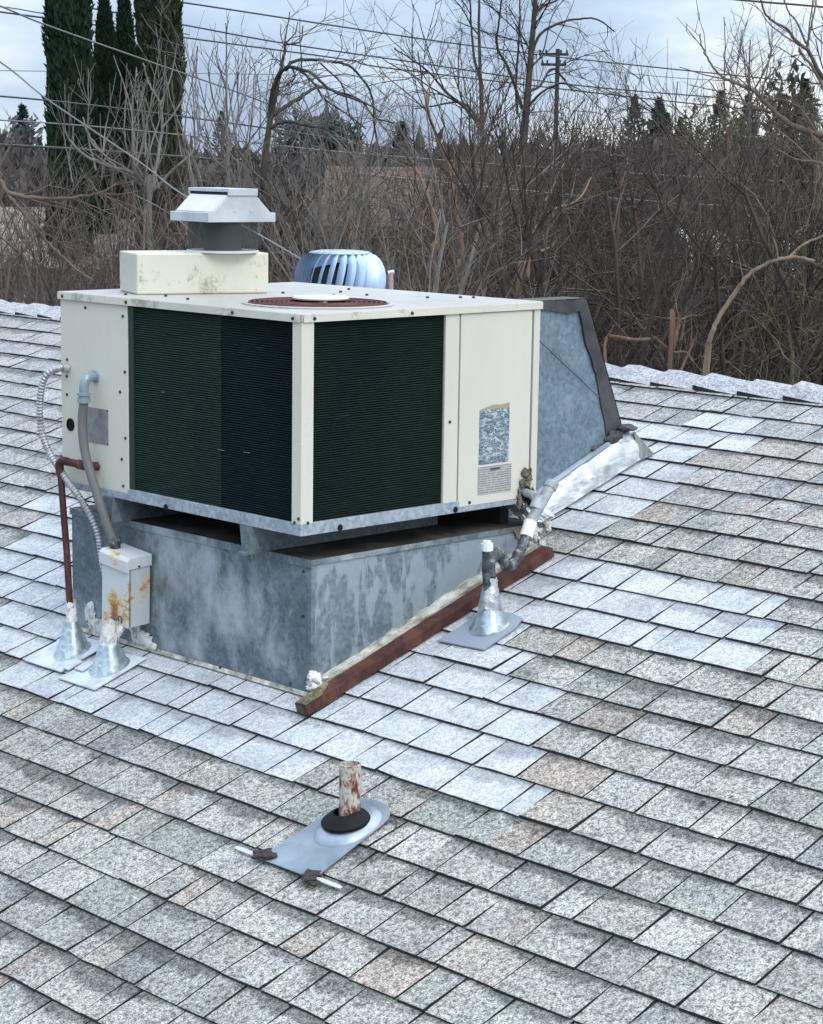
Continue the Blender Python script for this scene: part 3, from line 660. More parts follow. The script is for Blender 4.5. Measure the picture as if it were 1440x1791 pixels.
mb = MB(); mb.box(hc.x-.056, hc.x+.056, hc.y-.123, hc.y+.123, .3275, .3385); mb.box(hc.x-.056, hc.x+.056, hc.y-.123, hc.y-.117, .3165, .3275); mb.box(hc.x-.056, hc.x+.056, hc.y+.117, hc.y+.123, .3165, .3275)
obj('top_cap', mb, M_HOOD, HD, bevel=.001)
mb = MB(); mb.box(hc.x-.049, hc.x+.049, hc.y-.1165, hc.y+.1165, .3180, .3270); obj('vent_slot', mb, M_DARK, HD)
mb = MB(); mb.lathe((hc.x, hc.y, 0), [(.062, .133), (.062, .231)], 28); obj('flue_collar', mb, M_COLL, HD, sm=True)
mb = MB(); mb.lathe((hc.x, hc.y, 0), [(.113, .137), (.113, .231)], 48); ms = obj('bird_screen', mb, M_MESH, HD, sm=True)
u = ms.data.uv_layers.new(name='UVMap')
for lp_ in ms.data.loops:
    co = ms.data.vertices[lp_.vertex_index].co+OFF[ms.name]-hc; a = (math.atan2(co.y, co.x)/(2*PI)) % 1
    u.data[lp_.index].uv = (a, (co.z-.137)/.09)
for p in ms.data.polygons:
    us = [u.data[i].uv[0] for i in p.loop_indices]
    if max(us)-min(us) > .5:
        for i in p.loop_indices:
            if u.data[i].uv[0] < .5: u.data[i].uv[0] += 1
mb = MB(); mb.lathe((hc.x, hc.y, 0), [(.118, .1322), (.118, .138), (.108, .140), (.066, .139)], 40); obj('collar_ring', mb, M_HOODT, HD, sm=True)
for dx in (-.03, .032):
    mb = MB(); mb.lathe((hc.x+dx, hc.y-.118, .268), [(0, .002), (.004, .002), (.005, 0)], 8, axis=Vector((0, -1, 0))); obj('screw', mb, M_HOOD, HD)

RH = Matrix.Translation(hc) @ Matrix.Rotation(math.radians(-7), 4, 'Z') @ Matrix.Translation(-hc)
for o_ in [o_ for o_ in bpy.data.objects if o_.name not in n0_ and o_.type == 'MESH']:      # the hood sits slightly askew
    off = OFF[o_.name]
    for v in o_.data.vertices: v.co = (RH @ (v.co+off))-off
# ------------------------------------------------------------------ side duct behind the unit
D = thing('supply_duct', 'blue-grey galvanized duct sloping to the roof behind the unit with black mastic edges', 'duct', (1.3, .6, rz(1.3)))
YD = .18
def dz(x): return rz(x)+.10+(x-1.2)*.06
mb = MB(); a = (1.014, YD, -.024); b = (1.425, YD+.006, -.028); c = (1.635, YD, dz(1.635)); cc = (1.60, YD, -.405); d = (1.014, YD-.030, dz(1.014)); 
back = lambda p: (p[0], .27, p[2])
mb.add([a, b, cc, c, d], [(0, 4, 3, 2), (0, 2, 1)])
mb.add([a, b, c, d, back(a), back(b), back(c), back(d)], [(0, 1, 5, 4), (1, 2, 6, 5), (2, 3, 7, 6), (4, 5, 6, 7)])
obj('duct_shell', mb, M_GD, D)
for q0, q1 in (((1.10, -.075), (1.585, -.40)),):
    mb = MB(); mb.tube([(q0[0], YD-.001, q0[1]), (q1[0], YD-.001, q1[1])], .0022, 6); obj('crease', mb, M_GD, D)
Rr = random.Random(8); mb = MB()                            # mastic: irregular band on the side, solid on the slanted face
def sidept(x, z): return (x, YD-.006, z)
outer = []; inner = []
for i in range(16):
    q = i/15; outer.append((1.014+q*.420, -.018)); inner.append((1.014+q*.388, -.052-.008*math.sin(q*9)-Rr.uniform(0, .007)))
for i in range(1, 22):
    q = i/21; outer.append((1.434+q*.213, -.018+q*(dz(1.65)+.018))); inner.append((1.434-.020+q*.182-.006*math.sin(q*11)-Rr.uniform(0, .006)-(.04*max(0, q-.8)*5), -.085+q*(dz(1.6)+.055)-.03*max(0, q-.8)*5))
V = [sidept(*p) for p in outer]+[sidept(*p) for p in inner]+[(p[0], YD+.0, p[1]) for p in inner]; k = len(outer)
mb.add(V, [(i, i+1, i+k+1, i+k)[::-1] for i in range(k-1)]+[(i+k, i+k+1, i+2*k+1, i+2*k)[::-1] for i in range(k-1)])
V = [(p[0]+.003, YD-.006, p[1]+.003) for p in outer]+[(p[0]+.003, .275, p[1]+.003) for p in outer]
mb.add(V, [(i, i+k, i+k+1, i+1)[::-1] for i in range(k-1)])
obj('mastic_band', mb, M_MAST, D)
mb = MB(); mb.blob((1.645, YD-.02, dz(1.645)+.012), (.035, .03, .012), 4, .5, 14); mb.blob((1.60, YD-.014, dz(1.6)-.002), (.05, .014, .022), 5, .5, 14); mb.blob((1.53, YD-.010, dz(1.53)-.004), (.06, .008, .012), 6, .4, 14)
obj('mastic_lump', mb, M_MAST, D, sm=True)
mb = MB(); mb.tube(curve([(1.03, YD-.015, dz(1.03)+.004), (1.2, YD-.02, dz(1.2)+.008), (1.4, YD-.016, dz(1.4)+.002), (1.56, YD-.016, dz(1.56)-.004)], 6), .010, 8); obj('rolled_edge', mb, M_LEAD, D, sm=True)
V = []; nx, ny = 56, 9; Rr = random.Random(9)
for i in range(nx+1):
    x = 1.0+i/nx*.675
    for j in range(ny+1):
        q = j/ny; y = (YD-.014)*(1-q)+(.125-.02*(x-1.2))*q; z = (dz(x)-.002)*(1-q)+(rz(x)+.018)*q
        w = .0028*math.sin(i*.55+j*2.1)*math.sin(j*1.4+i*.17)+Rr.uniform(-.0012, .0012)+.014*math.sin(q*PI)*.6
        V.append((x, y-w*.9, z+w))
mb = MB(); mb.add(V, [(i*(ny+1)+j, i*(ny+1)+j+1, (i+1)*(ny+1)+j+1, (i+1)*(ny+1)+j) for i in range(nx) for j in range(ny)])
obj('foil_flashing', mb, M_FOIL, D, sm=True, label='crumpled silver foil tape sealing the duct to the roof')
mb = MB(); V = []
for i in range(26):
    for j in range(7):
        x = .955+i/25*.13; q = j/6; V.append((x, .10-.12*q+Rr.uniform(-.004, .004), -.715+(1-q)*.055+i/25*.02+Rr.uniform(-.007, .007)))
mb.add(V, [(i*7+j, i*7+j+1, (i+1)*7+j+1, (i+1)*7+j) for i in range(25) for j in range(6)]); obj('foil_crumple', mb, M_FOIL, D, sm=True)
mb = MB(); p0, p1, p2, p3 = Vector((1.665, .14, dz(1.66)-.002)), Vector((1.675, .118, rz(1.675)+.015)), Vector((1.735, .10, rz(1.735)+.014)), Vector((1.70, .16, rz(1.7)+.10))
mb.add([p0, p1, p2, p3, (1.69, .30, rz(1.69)+.10), (1.77, .25, rz(1.77)+.014)], [(0, 1, 2), (0, 2, 3), (3, 2, 5), (3, 5, 4)])
obj('end_flap', mb, rusty('greenish_folded_metal', (.13, .16, .14), (.24, .29, .26), (.45, .50, .47), .5, 12), D)

# ------------------------------------------------------------------ pipes and boxes at the left
def cone(name, c, r0, r1, h, label, plate, pm, wrap, facets=9, rot=0, mats=None):
    c = Vector(c); T = thing(name, label, 'pipe flashing', c)
    ax = Vector((0, 0, 1)); nrm = Vector((-SL, 0, 1)).normalized(); K = facets*2; V = []
    for r, top in ((r0*1.14, 0), (r0, 0), (r1, 1), (r1*.98, 1)):
        for j in range(K):
            a = rot+j*2*PI/K; p = c+Vector((r*math.cos(a), r*math.sin(a), 0))
            if not top: p.z = rz(p.x)+.016+(.0 if r > r0 else .003)
            else: p.z = c.z+h
            V.append(p)
    mb = MB(); mb.add(V, [(i*K+j, i*K+(j+1) % K, (i+1)*K+(j+1) % K, (i+1)*K+j) for i in range(3) for j in range(K)])
    obj('cone', mb, M_CONE, T, sm=True)
    mb = MB(); P = [Vector((x, y, rz(x)+.0150)) for x, y in plate]; k = len(P)
    mb.add(P+[p-Vector((0, 0, .004)) for p in P], [tuple(range(k)), tuple(range(2*k-1, k-1, -1))]+[(i, i+k, (i+1) % k+k, (i+1) % k) for i in range(k)])
    obj('base_plate', mb, pm, T)
    if wrap:
        w0, w1, wh, wm = wrap; Rr = random.Random(int(c.x*1000)); V = []; K = 18; N = 10
        for i in range(N+1):
            q = i/N; r = w0+(w1-w0)*min(1, q*1.3)
            for j in range(K):
                rr = r*(1+Rr.uniform(-.10, .12)); V.append(c+Vector((rr*math.cos(j*2*PI/K), rr*math.sin(j*2*PI/K), h*.72+q*wh+(Rr.uniform(-.012, .004) if i in (0, N) else 0))))
        mb = MB(); mb.add(V, [(i*K+j, i*K+(j+1) % K, (i+1)*K+(j+1) % K, (i+1)*K+j) for i in range(N) for j in range(K)])
        obj('wrapping', mb, wm, T, sm=True)
    return T
cone('pipe_flashing', (-.050, 1.078, -1.187), .055, .021, .115, 'galvanized cone flashing round the rusty red gas pipe, leftmost', [(-.155, .99), (-.155, 1.20), (.03, 1.20), (.03, .99)], M_FLASHP, (.022, .016, .105, M_SEAL), rot=.2)
cone('pipe_flashing', (-.070, .845, -1.193), .058, .024, .115, 'galvanized cone flashing caulked white under the rusty disconnect box', [(-.185, .765), (-.185, .965), (-.0, .93), (.02, .765)], M_FLASHP, (.031, .024, .085, M_SEAL), rot=.5)
cone('pipe_flashing', (.580, -.212, -.978), .056, .023, .108, 'galvanized cone flashing wrapped in foil to the right of the timber beam', [(.465, -.30), (.455, -.115), (.62, -.125), (.655, -.16), (.668, -.22), (.655, -.28), (.60, -.30)], M_FLASHB, (.036, .021, .095, M_FOIL), rot=.1)
# small cut shingle scraps with raised edges between the two left cones
t = thing('shingle_scrap', 'pale cut shingle strips tucked between the two left cone flashings', 'roofing scrap', (-.10, .95, rz(-.1)))
for (x0, x1, y0, y1, hh) in ((-.135, -.07, .90, .945, .019), (-.15, -.085, .955, .99, .020), (-.12, -.05, .865, .885, .021)):
    mb = MB(); P = [Vector((x0, y0, rz(x0)+hh+.006)), Vector((x1, y0+.012, rz(x1)+hh-.002)), Vector((x1, y1+.012, rz(x1)+hh-.002)), Vector((x0, y1, rz(x0)+hh+.006))]
    mb.add(P+[p-Vector((0, 0, .004)) for p in P], [(0, 1, 2, 3)[::-1], (4, 5, 6, 7), (0, 1, 5, 4), (1, 2, 6, 5), (2, 3, 7, 6), (3, 0, 4, 7)]); obj('strip', mb, M_FLASHP, t)

t = thing('gas_pipe', 'thin rusty red gas pipe rising from the leftmost cone and turning into the cream panel', 'pipe', (-.05, 1.079, -1.12))
mb = MB(); mb.tube([(-.05, 1.079, -1.13), (-.05, 1.10, -.85), (-.05, 1.128, -.60), (-.05, 1.131, -.575)], .0112, 12); obj('riser', mb, M_PIPE, t, sm=True)
mb = MB(); mb.tube(curve([(-.05, 1.131, -.592), (-.05, 1.134, -.558), (-.047, 1.118, -.545), (-.043, 1.098, -.546)], 5), .0142, 12); obj('elbow', mb, M_PIPE, t, sm=True)
mb = MB(); mb.tube([(-.044, 1.105, -.546), (-.036, 1.02, -.549)], .0125, 12); obj('cross_pipe', mb, M_PIPE, t, sm=True)
mb = MB(); mb.tube([(-.039, 1.05, -.548), (-.039, 1.045, -.548), (-.032, 1.005, -.551), (-.010, .992, -.552), (-.001, .992, -.552)], [.012, .0155, .0155, .014, .014], 12); obj('coupling', mb, M_PIPE, t, sm=True)

t = thing('rigid_elbow_conduit', 'smooth grey liquidtight conduit curving down from an elbow on the cream panel', 'conduit', (-.03, 1.0, -.8))
mb = MB(); mb.tube(curve([(-.001, 1.000, -.262), (-.022, 1.0, -.262), (-.038, .998, -.270), (-.045, 1.0, -.292), (-.045, 1.0, -.312)], 5), .0155, 16)
mb.lathe((-.0005, 1.0, -.262), [(.021, 0), (.021, .004), (.017, .006)], 16, axis=Vector((-1, 0, 0)))
obj('elbow', mb, M_LFIT, t, sm=True)
mb = MB(); mb.lathe((-.045, 1.001, -.345), [(.014, .0), (.021, .001), (.021, .018), (.017, .019), (.017, .024), (.0225, .025), (.0225, .033), (.014, .034)], 10); obj('compression_nut', mb, M_LFIT, t)
mb = MB(); mb.tube(curve([(-.045, 1.001, -.335), (-.045, 1.012, -.41), (-.042, 1.004, -.50), (-.036, .972, -.591), (-.026, .938, -.68), (-.010, .915, -.76), (.003, .905, -.800)], 7), .0150, 14); obj('hose', mb, M_LIQ, t, sm=True)
mb = MB(); mb.tube([(.0, .908, -.775), (.001, .906, -.79), (.001, .905, -.815)], [.020, .020, .017], 12); obj('lower_fitting', mb, M_PVCD, t, sm=True)

t = thing('flexible_conduit', 'ribbed metal flexible conduit looping out from the panel edge and down behind the disconnect box', 'conduit', (-.05, 1.1, -.8))
P = curve([(-.001, 1.150, -.246), (-.03, 1.158, -.247), (-.06, 1.185, -.268), (-.065, 1.208, -.315), (-.06, 1.228, -.39), (-.055, 1.222, -.468), (-.05, 1.182, -.535), (-.045, 1.110, -.60), (-.035, 1.045, -.66), (-.02, 1.0, -.72), (-.005, .985, -.78), (.005, .985, -.85), (.01, .965, -.92), (.02, .925, -.99)], 22)
Q = [P[0]]; acc = 0                                         # resample evenly so the ribs are regular
for i in range(1, len(P)):
    acc += (P[i]-P[i-1]).length
    while acc > .0028: acc -= .0028; Q.append(P[i]+(P[i-1]-P[i]).normalized()*acc)
mb = MB(); mb.tube(Q, [.0122 if (i % 4) in (0, 1) else .0098 for i in range(len(Q))], 12); obj('armour', mb, M_FLEX, t)
mb = MB(); mb.tube([(0, 1.15, -.246), (-.022, 1.153, -.246)], .0155, 12); obj('connector', mb, M_FLEX, t, sm=True)

t = thing('disconnect_box', 'tilted grey electrical disconnect box with orange rust stains on the curb corner', 'electrical box', (.02, .86, -.94))
T = Matrix.Translation((.02, .868, -.935)) @ Matrix.Rotation(math.radians(5.5), 4, 'X') @ Matrix.Rotation(math.radians(-3), 4, 'Y')
mb = MB(); mb.box(-.048, .040, -.070, .070, -.112, .105, M=T); obj('case', mb, M_TBOX, t, bevel=.003)
mb = MB(); mb.box(-.0345, -.0485, -.070, .070, -.112, .088, M=T); dr = obj('door', mb, M_TBOXR, t, bevel=.002, label='front cover blistered with orange rust')
mb = MB(); mb.prism([(-.057, .076), (-.057, .114), (-.045, .124), (.043, .124), (.043, .086), (-.047, .086), (-.047, .076)], -.075, .075, M=T); obj('rain_lid', mb, M_TBOXR, t, bevel=.002)
mb = MB(); mb.tube([T @ Vector((-.055, -.038+.010*math.cos(a), -.088+.012*math.sin(a))) for a in [i*PI/8 for i in range(-2, 11)]], .0022, 6); obj('hasp', mb, M_SCREW, dr)
mb = MB(); mb.lathe(T @ Vector((0-.01, -.076, .092)), [(0, .002), (.004, .002), (.004, 0)], 8, axis=Vector((0, -1, 0))); obj('screw', mb, M_SCREW, t)
mb = MB(); mb.tube([(.01, .862, -1.035), (-.045, .850, -1.075), (-.07, .845, -1.12)], [.018, .020, .022], 12); obj('riser_pipe', mb, M_SEAL, t, sm=True)

# ------------------------------------------------------------------ condensate drain at the right
t = thing('condensate_drain', 'grimy grey pvc condensate trap running from the unit into the foil-wrapped cone', 'drain pipe', (.58, -.212, -.90))
mb = MB(); mb.tube([(.575, -.212, -.885), (.566, -.212, -.80), (.562, -.212, -.720)], .0155, 14); obj('riser', mb, M_PVCD, t, sm=True)
mb = MB(); mb.tube([(.572, -.212, -.80), (.570, -.212, -.762), (.568, -.212, -.742)], [.021, .021, .020], 14)
mb.tube([(.568, -.212, -.757), (.602, -.195, -.752)], .0195, 14); obj('tee', mb, M_PVCD, t, sm=True)
mb = MB(); mb.tube([(.562, -.212, -.722), (.561, -.212, -.700)], [.0185, .0185], 12); mb.tube([(.561, -.212, -.700), (.561, -.212, -.692)], [.014, .014], 6); obj('cleanout_cap', mb, M_WPVC, t)
mb = MB(); mb.tube(curve([(.605, -.193, -.752), (.640, -.18, -.746), (.672, -.165, -.757), (.700, -.155, -.785), (.735, -.14, -.803), (.775, -.125, -.80), (.815, -.11, -.780), (.845, -.10, -.755)], 6), [.0165+.0032*(i % 7 < 2) for i in range(43)], 14); obj('trap', mb, M_PVCD, t, sm=True)
mb = MB(); mb.tube([(.838, -.102, -.765), (.868, -.095, -.725)], .0165, 14); obj('elbow_run', mb, M_PVCD, t, sm=True)
mb = MB(); mb.tube([(.862, -.096, -.732), (.892, -.088, -.688)], .0215, 18); obj('white_coupling', mb, M_WPVC, t, sm=True, label='bright white pvc coupling')
mb = MB(); mb.tube([(.890, -.088, -.69), (.992, -.083, -.580)], .0180, 16); obj('upper_pipe', mb, M_PVC, t, sm=True)
mb = MB(); mb.tube([(.918, -.083, -.652), (.945, -.078, -.615)], .0215, 16); mb.tube([(.932, -.08, -.632), (.945, -.045, -.612), (.948, -.0, -.608)], .0135, 12); obj('upper_tee', mb, M_PVC, t, sm=True)
mb = MB(); mb.tube([(.984, -.082, -.590), (.988, -.082, -.585), (1.0, -.084, -.570)], [.0225, .0225, .021], 14); obj('end_cap', mb, M_PVC, t, sm=True)

# ------------------------------------------------------------------ near plumbing vent
vc = Vector((-.372, -.622, rz(-.372)))
t = thing('vent_pipe', 'short rusty white plumbing vent pipe in a black rubber boot, in the foreground', 'vent pipe', vc)
mb = MB(); mb.lathe(vc, [(.0275, -.02), (.0285, .05), (.0285, .178), (.0285, .183), (.0245, .184), (.0240, .10), (.0, .09)], 28); obj('pipe', mb, M_VENT, t, sm=True)
mb = MB(); mb.lathe(vc+Vector((-.006, 0, 0)), [(.066, .030), (.066, .037), (.060, .042), (.052, .046), (.046, .053), (.039, .056), (.033, .059), (.029, .060)], 36, axis=Vector((-.20, 0, 1))); obj('rubber_boot', mb, M_RUB, t, sm=True)
nrm = Vector((-SL, 0, 1)).normalized()
V = []; K = 40
for r, h in ((.083, .0168), (.080, .022), (.072, .028), (.062, .033), (.05, .036)):
    for j in range(K):
        a = j*2*PI/K; x = vc.x-.022*(1-(r-.05)/.04)*0+r*1.15*math.cos(a); y = vc.y+r*math.sin(a)*.98; V.append(Vector((x, y, rz(x)))+nrm*h)
mb = MB(); mb.add(V, [(i*K+j, i*K+(j+1) % K, (i+1)*K+(j+1) % K, (i+1)*K+j) for i in range(4) for j in range(K)])
obj('flashing_dome', mb, M_LEAD, t, sm=True)
P = [(-.582, -.505), (-.46, -.512), (-.33, -.523)] + [(-.33+.072*math.cos(a), -.614+.091*math.sin(a)) for a in [PI/2-i*PI/10 for i in range(0, 11)]] + [(-.46, -.712), (-.582, -.718)]
mb = MB(); mb.add([(x, y, rz(x)+.0175) for x, y in P]+[(x, y, rz(x)+.0155) for x, y in P], [tuple(range(len(P)))[::-1]]+[(i, i+len(P), (i+1) % len(P)+len(P), (i+1) % len(P)) for i in range(len(P))]); obj('flashing_plate', mb, M_LEAD, t)
for y0, y1 in ((-.40, -.497), (-.722, -.815)):
    mb = MB(); P = []
    for i in range(7):
        y = y0+(y1-y0)*i/6; w = .0055 if 0 < i < 6 else .003; P.append((y, w))
    x = -.575; mb.add([(x+w, y, rz(x+w)+.0175) for y, w in P]+[(x-w, y, rz(x-w)+.0165) for y, w in P]+[(x+w, y, rz(x+w)+.016) for y, w in P]+[(x-w, y, rz(x-w)+.0145) for y, w in P],
           [(i, i+7, i+8, i+1) for i in range(6)]+[(i+7, i+21, i+22, i+8) for i in range(6)]+[(i, i+1, i+15, i+14) for i in range(6)])
    obj('plate_lip', mb, mat('bare_lead_edge', (.52, .54, .55), .6) if 'bare_lead_edge' not in MATS else MATS['bare_lead_edge'], t)
Rr = random.Random(4)
for cx, cy in ((-.566, -.512), (-.578, -.712)):
    mb = MB()
    for i in range(9): mb.blob((cx+Rr.uniform(-.022, .024), cy+Rr.uniform(-.02, .02), rz(cx)+.017+SL*0+Rr.uniform(-.004, .006)), (Rr.uniform(.010, .026), Rr.uniform(.010, .024), .006), i+int(cx*100), .6, 9)
    obj('mastic_dab', mb, M_MASTB, t, sm=True, label='dab of crusty brown mastic on the lower edge')
mb = MB(); mb.tube(curve([(vc.x+.08, vc.y-.08, rz(vc.x+.08)+.018), (vc.x+.06, vc.y-.115, rz(vc.x+.06)+.016), (vc.x+.03, vc.y-.135, rz(vc.x+.03)+.016)], 4), .002, 5); obj('seal_string', mb, M_MASTB, t)

# ------------------------------------------------------------------ turbine vent behind the ridge
tv = Vector((2.557, 2.642, 0)); zb = ZR-SL*(tv.x-XR)
t = thing('turbine_vent', 'round aluminium turbine vent, coloured blue for the reflected sky, with curved fins behind the air conditioner', 'turbine vent', (tv.x, tv.y, zb))
mb = MB(); mb.lathe(tv, [(.17, zb-.02), (.15, zb+.10), (.15, -.225)], 32); obj('base_collar', mb, M_TURB, t, sm=True)
mb = MB(); mb.lathe(tv, [(.15, -.226), (.155, -.2), (.13, -.06), (.0, -.03)], 32); obj('rotor_core', mb, M_DARK, t, sm=True)
NF = 26
for k in range(NF):
    V = []; n_ = 12
    for i in range(n_+1):
        q = i/n_; th = q*PI*.90+.06*PI; r = .106+.098*math.sin(th)**.8; z = -.108-.118*math.cos(PI-th)*-1*-1
        z = -.108+.122*math.cos(th); a0 = k*2*PI/NF+.22*math.cos(th)*.6
        for dj, dr in ((0, -.024), (.085, -.006), (.168, .008)):
            a = a0+dj; V.append((tv.x+(r+dr)*math.cos(a), tv.y+(r+dr)*math.sin(a), z))
    mb = MB(); mb.add(V, [(i*3+j, i*3+j+1, i*3+j+4, i*3+j+3) for i in range(n_) for j in range(2)]); obj('fin', mb, M_TURB, t, sm=True)
mb = MB(); mb.lathe(tv, [(.142, .012), (.135, .019), (.10, .024), (.0, .028)], 52)
mb.v = [(x+(.004*((i % 2)*2-1) if i < 52 else 0)*(x-tv.x)/.14, y+(.004*((i % 2)*2-1) if i < 52 else 0)*(y-tv.y)/.14, z) for i, (x, y, z) in enumerate(mb.v)]
obj('top_disc', mb, M_CONE, t, sm=True)
t = thing('thin_stub_pipe', 'thin pinkish stub pipe standing just right of the turbine vent', 'pipe', at(684, 560, 9.9))
mb = MB(); mb.tube([at(684, 560, 9.9), at(684, 477, 9.9)], .012, 8); obj('stem', mb, mat('pinkish_pipe', (.34, .25, .25), .7), t, sm=True)
mb = MB(); mb.tube([at(679, 477, 9.9), at(690, 475, 9.9)], .010, 8); obj('cap', mb, M_SEAL, t, sm=True)

# a few leaves and bits of grit on the shingles
t = thing('leaf_litter', 'few small dark dry leaf bits scattered on the shingles', 'debris', (0, -1, rz(0))); mb = MB(); Rr = random.Random(21)
for (x, y, s) in ((.50, -1.15, .011), (.42, -.78, .007), (.08, -1.42, .016), (.13, -1.47, .010), (-.85, .44, .012), (-.88, .40, .007), (1.02, -.62, .012), (.36, -.90, .005), (-.05, -.14, .007), (-.16, -.70, .005), (1.5, -.6, .008), (1.4, -1.0, .007)):
    a = Rr.uniform(0, 6); c = Vector((x, y, rz(x)+.0165)); u = Vector((math.cos(a), math.sin(a), math.cos(a)*SL)); w = Vector((-math.sin(a), math.cos(a), -math.sin(a)*SL))
    mb.add([c-u*s, c+w*s*.5+Vector((0, 0, .004)), c+u*s, c-w*s*.5+Vector((0, 0, .002))], [(0, 3, 2, 1)])
obj('leaf_bits', mb, M_MASTB, t)

# ------------------------------------------------------------------ bare trees
def tubes_np(paths, k):
    """paths: list of (pts Nx3, rad N); returns arrays"""
    VV = []; FF = []; o = 0; ang = np.arange(k)*2*np.pi/k; ca, sa = np.cos(ang)[:, None], np.sin(ang)[:, None]
    for P, r in paths:
        n_ = len(P); T = np.gradient(P, axis=0); T /= np.linalg.norm(T, axis=1)[:, None]+1e-9
        ref = np.array([0.3, .9, .1]) if abs(T[0, 2]) > .7 else np.array([0, 0, 1.]); A_ = np.cross(T, ref); A_ /= np.linalg.norm(A_, axis=1)[:, None]+1e-9; B = np.cross(T, A_)
        for i in range(n_): VV.append(P[i]+(A_[i]*ca+B[i]*sa)*r[i])
        i0 = (np.arange(n_-1)*k)[:, None]; j = np.arange(k)[None, :]; jn = (j+1) % k
        FF.append(np.stack([i0+j, i0+jn, i0+k+jn, i0+k+j], -1).reshape(-1, 4)+o); o += n_*k
    return np.concatenate(VV), np.concatenate(FF)
def limb(rng, p, d, length, r, wob, trop, seg=.22, r_end=.35):
    n_ = max(3, int(length/seg)+1); P = [p]; d = d/np.linalg.norm(d); step = length/(n_-1); R_ = [r]
    for i in range(1, n_):
        d = d+rng.normal(0, wob, 3)+np.array([0, 0, trop]); d /= np.linalg.norm(d); P.append(P[-1]+d*step); R_.append(r*(1-(1-r_end)*i/(n_-1)))
    return np.array(P), np.array(R_), d
def perp(rng, d, ang):
    v = rng.normal(0, 1, 3); v -= d*v.dot(d); v /= np.linalg.norm(v)+1e-9; return d*np.cos(ang)+v*np.sin(ang)
def sprout(rng, path, lv, cfg, out, scale=1.0):
    """side shoots of a path, recursively; cfg: per level (count per metre, length, angle, wobble, tropism)"""
    if lv >= len(cfg): return
    dens, ln, ang, wob, trop, t0 = cfg[lv]; P, r = path; L_ = np.linalg.norm(P[-1]-P[0]); cnt = max(1, rng.poisson(dens*L_))
    for _ in range(cnt):
        q = rng.uniform(t0, 1)*(len(P)-1); i = min(int(q), len(P)-2); p = P[i]+(P[i+1]-P[i])*(q-i); d = P[i+1]-P[i]; d /= np.linalg.norm(d)+1e-9
        l_ = ln*rng.uniform(.45, 1.25)*scale*(1.15-.5*q/len(P)); rr = max(.0035, min(r[i]*.62, l_*.013))
        a = perp(rng, d, ang*rng.uniform(.6, 1.4)); Pp, Rr_, _d = limb(rng, p, a, l_, rr, wob, trop, .16 if l_ < .8 else .22, .45)
        out[lv].append((Pp, Rr_)); sprout(rng, (Pp, Rr_), lv+1, cfg, out, scale)
def shrub(seed, h, stems, spread, kind):
    rng = np.random.default_rng(seed); tr = []; cfg = {
        'upright': [(2.6, 1.5, .55, .10, .10, .30), (3.4, .75, .55, .14, .10, .15), (4.0, .34, .6, .16, .05, .1)],
        'tangle': [(2.4, 1.3, .9, .20, .0, .25), (4.2, .70, .9, .24, .02, .1), (5.0, .34, .8, .22, .02, .1)],
        'airy': [(1.9, 1.7, .55, .10, .08, .30), (2.8, .85, .6, .14, .05, .2), (4.2, .36, .65, .18, .03, .1)]}[kind]
    for s in range(stems):
        a = rng.uniform(0, 6.28); lean = rng.uniform(.05, spread); d = np.array([math.cos(a)*lean, math.sin(a)*lean, 1.])
        P, r, _ = limb(rng, np.array([math.cos(a)*.12, math.sin(a)*.12, 0.]), d, h*rng.uniform(.72, 1.0), .055*h/5*rng.uniform(.7, 1.1), .06, .03, .4, .22); tr.append((P, r))
    o = [[] for _ in cfg]
    for p in tr: sprout(rng, p, 0, cfg, o, h/5)
    return tr, o
def tree_meshes(tr, o, mt, mb_, name='bare_tree'):
    V, F_ = tubes_np(tr, 6); m1 = mesh_np('trunk', V, F_, mt)
    a = tubes_np(o[0], 4); b = tubes_np([q for lv in o[1:] for q in lv], 3)
    V = np.concatenate([a[0], b[0]]); F_ = np.concatenate([a[1], b[1]+len(a[0])]); return m1, mesh_np('crown', V, F_, mb_)
def ground_at(px, d):
    p = at(px, 400, d); return Vector((p.x, p.y, GROUND))
def place_tree(meshes, loc, rot, sc, label, group=None, name='bare_tree', cat='tree', bk=None):
    e_ = bpy.data.objects.new(name, None); COL.objects.link(e_); e_.location = loc; e_.rotation_euler = (0, 0, rot); e_.scale = (sc, sc, sc) if not hasattr(sc, '__len__') else sc
    e_['label'] = label; e_['category'] = cat
    if group: e_['group'] = group
    for nm, me in zip(('trunk', 'crown'), meshes):
        o_ = link(nm, me, e_)
        if bk: o_.material_slots[0].link = 'OBJECT'; o_.material_slots[0].material = bk
    return e_
PROT = {}
for i, (h, st, sp, kd, mt, mc) in enumerate([(5.6, 7, .32, 'upright', B_PURP, B_PURP), (5.6, 6, .42, 'upright', B_BROWN, B_PURP), (5.4, 6, .5, 'tangle', B_BROWN, B_BROWN),
                                            (5.6, 8, .34, 'upright', B_DARK, B_BROWN), (5.2, 5, .45, 'tangle', B_TAN, B_TAN), (5.6, 5, .38, 'upright', B_GREY, B_GREY), (5.4, 6, .5, 'tangle', B_PURP, B_DARK)]):
    tr, o = shrub(100+i, h, st, sp, kd); PROT[i] = tree_meshes(tr, o, mt, mc)
RG = random.Random(77)
def top_y(px):                                              # height of the thicket top in the view
    pts = [(0, 300), (90, 300), (300, 255), (420, 250), (620, 250), (760, 265), (900, 240), (1010, 215), (1180, 235), (1290, 230), (1380, 190), (1500, 190)]
    for (a, ya), (b, yb) in zip(pts, pts[1:]):
        if px <= b: return ya+(yb-ya)*(px-a)/(b-a)
    return 200
GL = 'bare twiggy shrub tree in the dense brown thicket beyond the roof ridge'; GG = 'bare trees of the thicket beyond the roof'
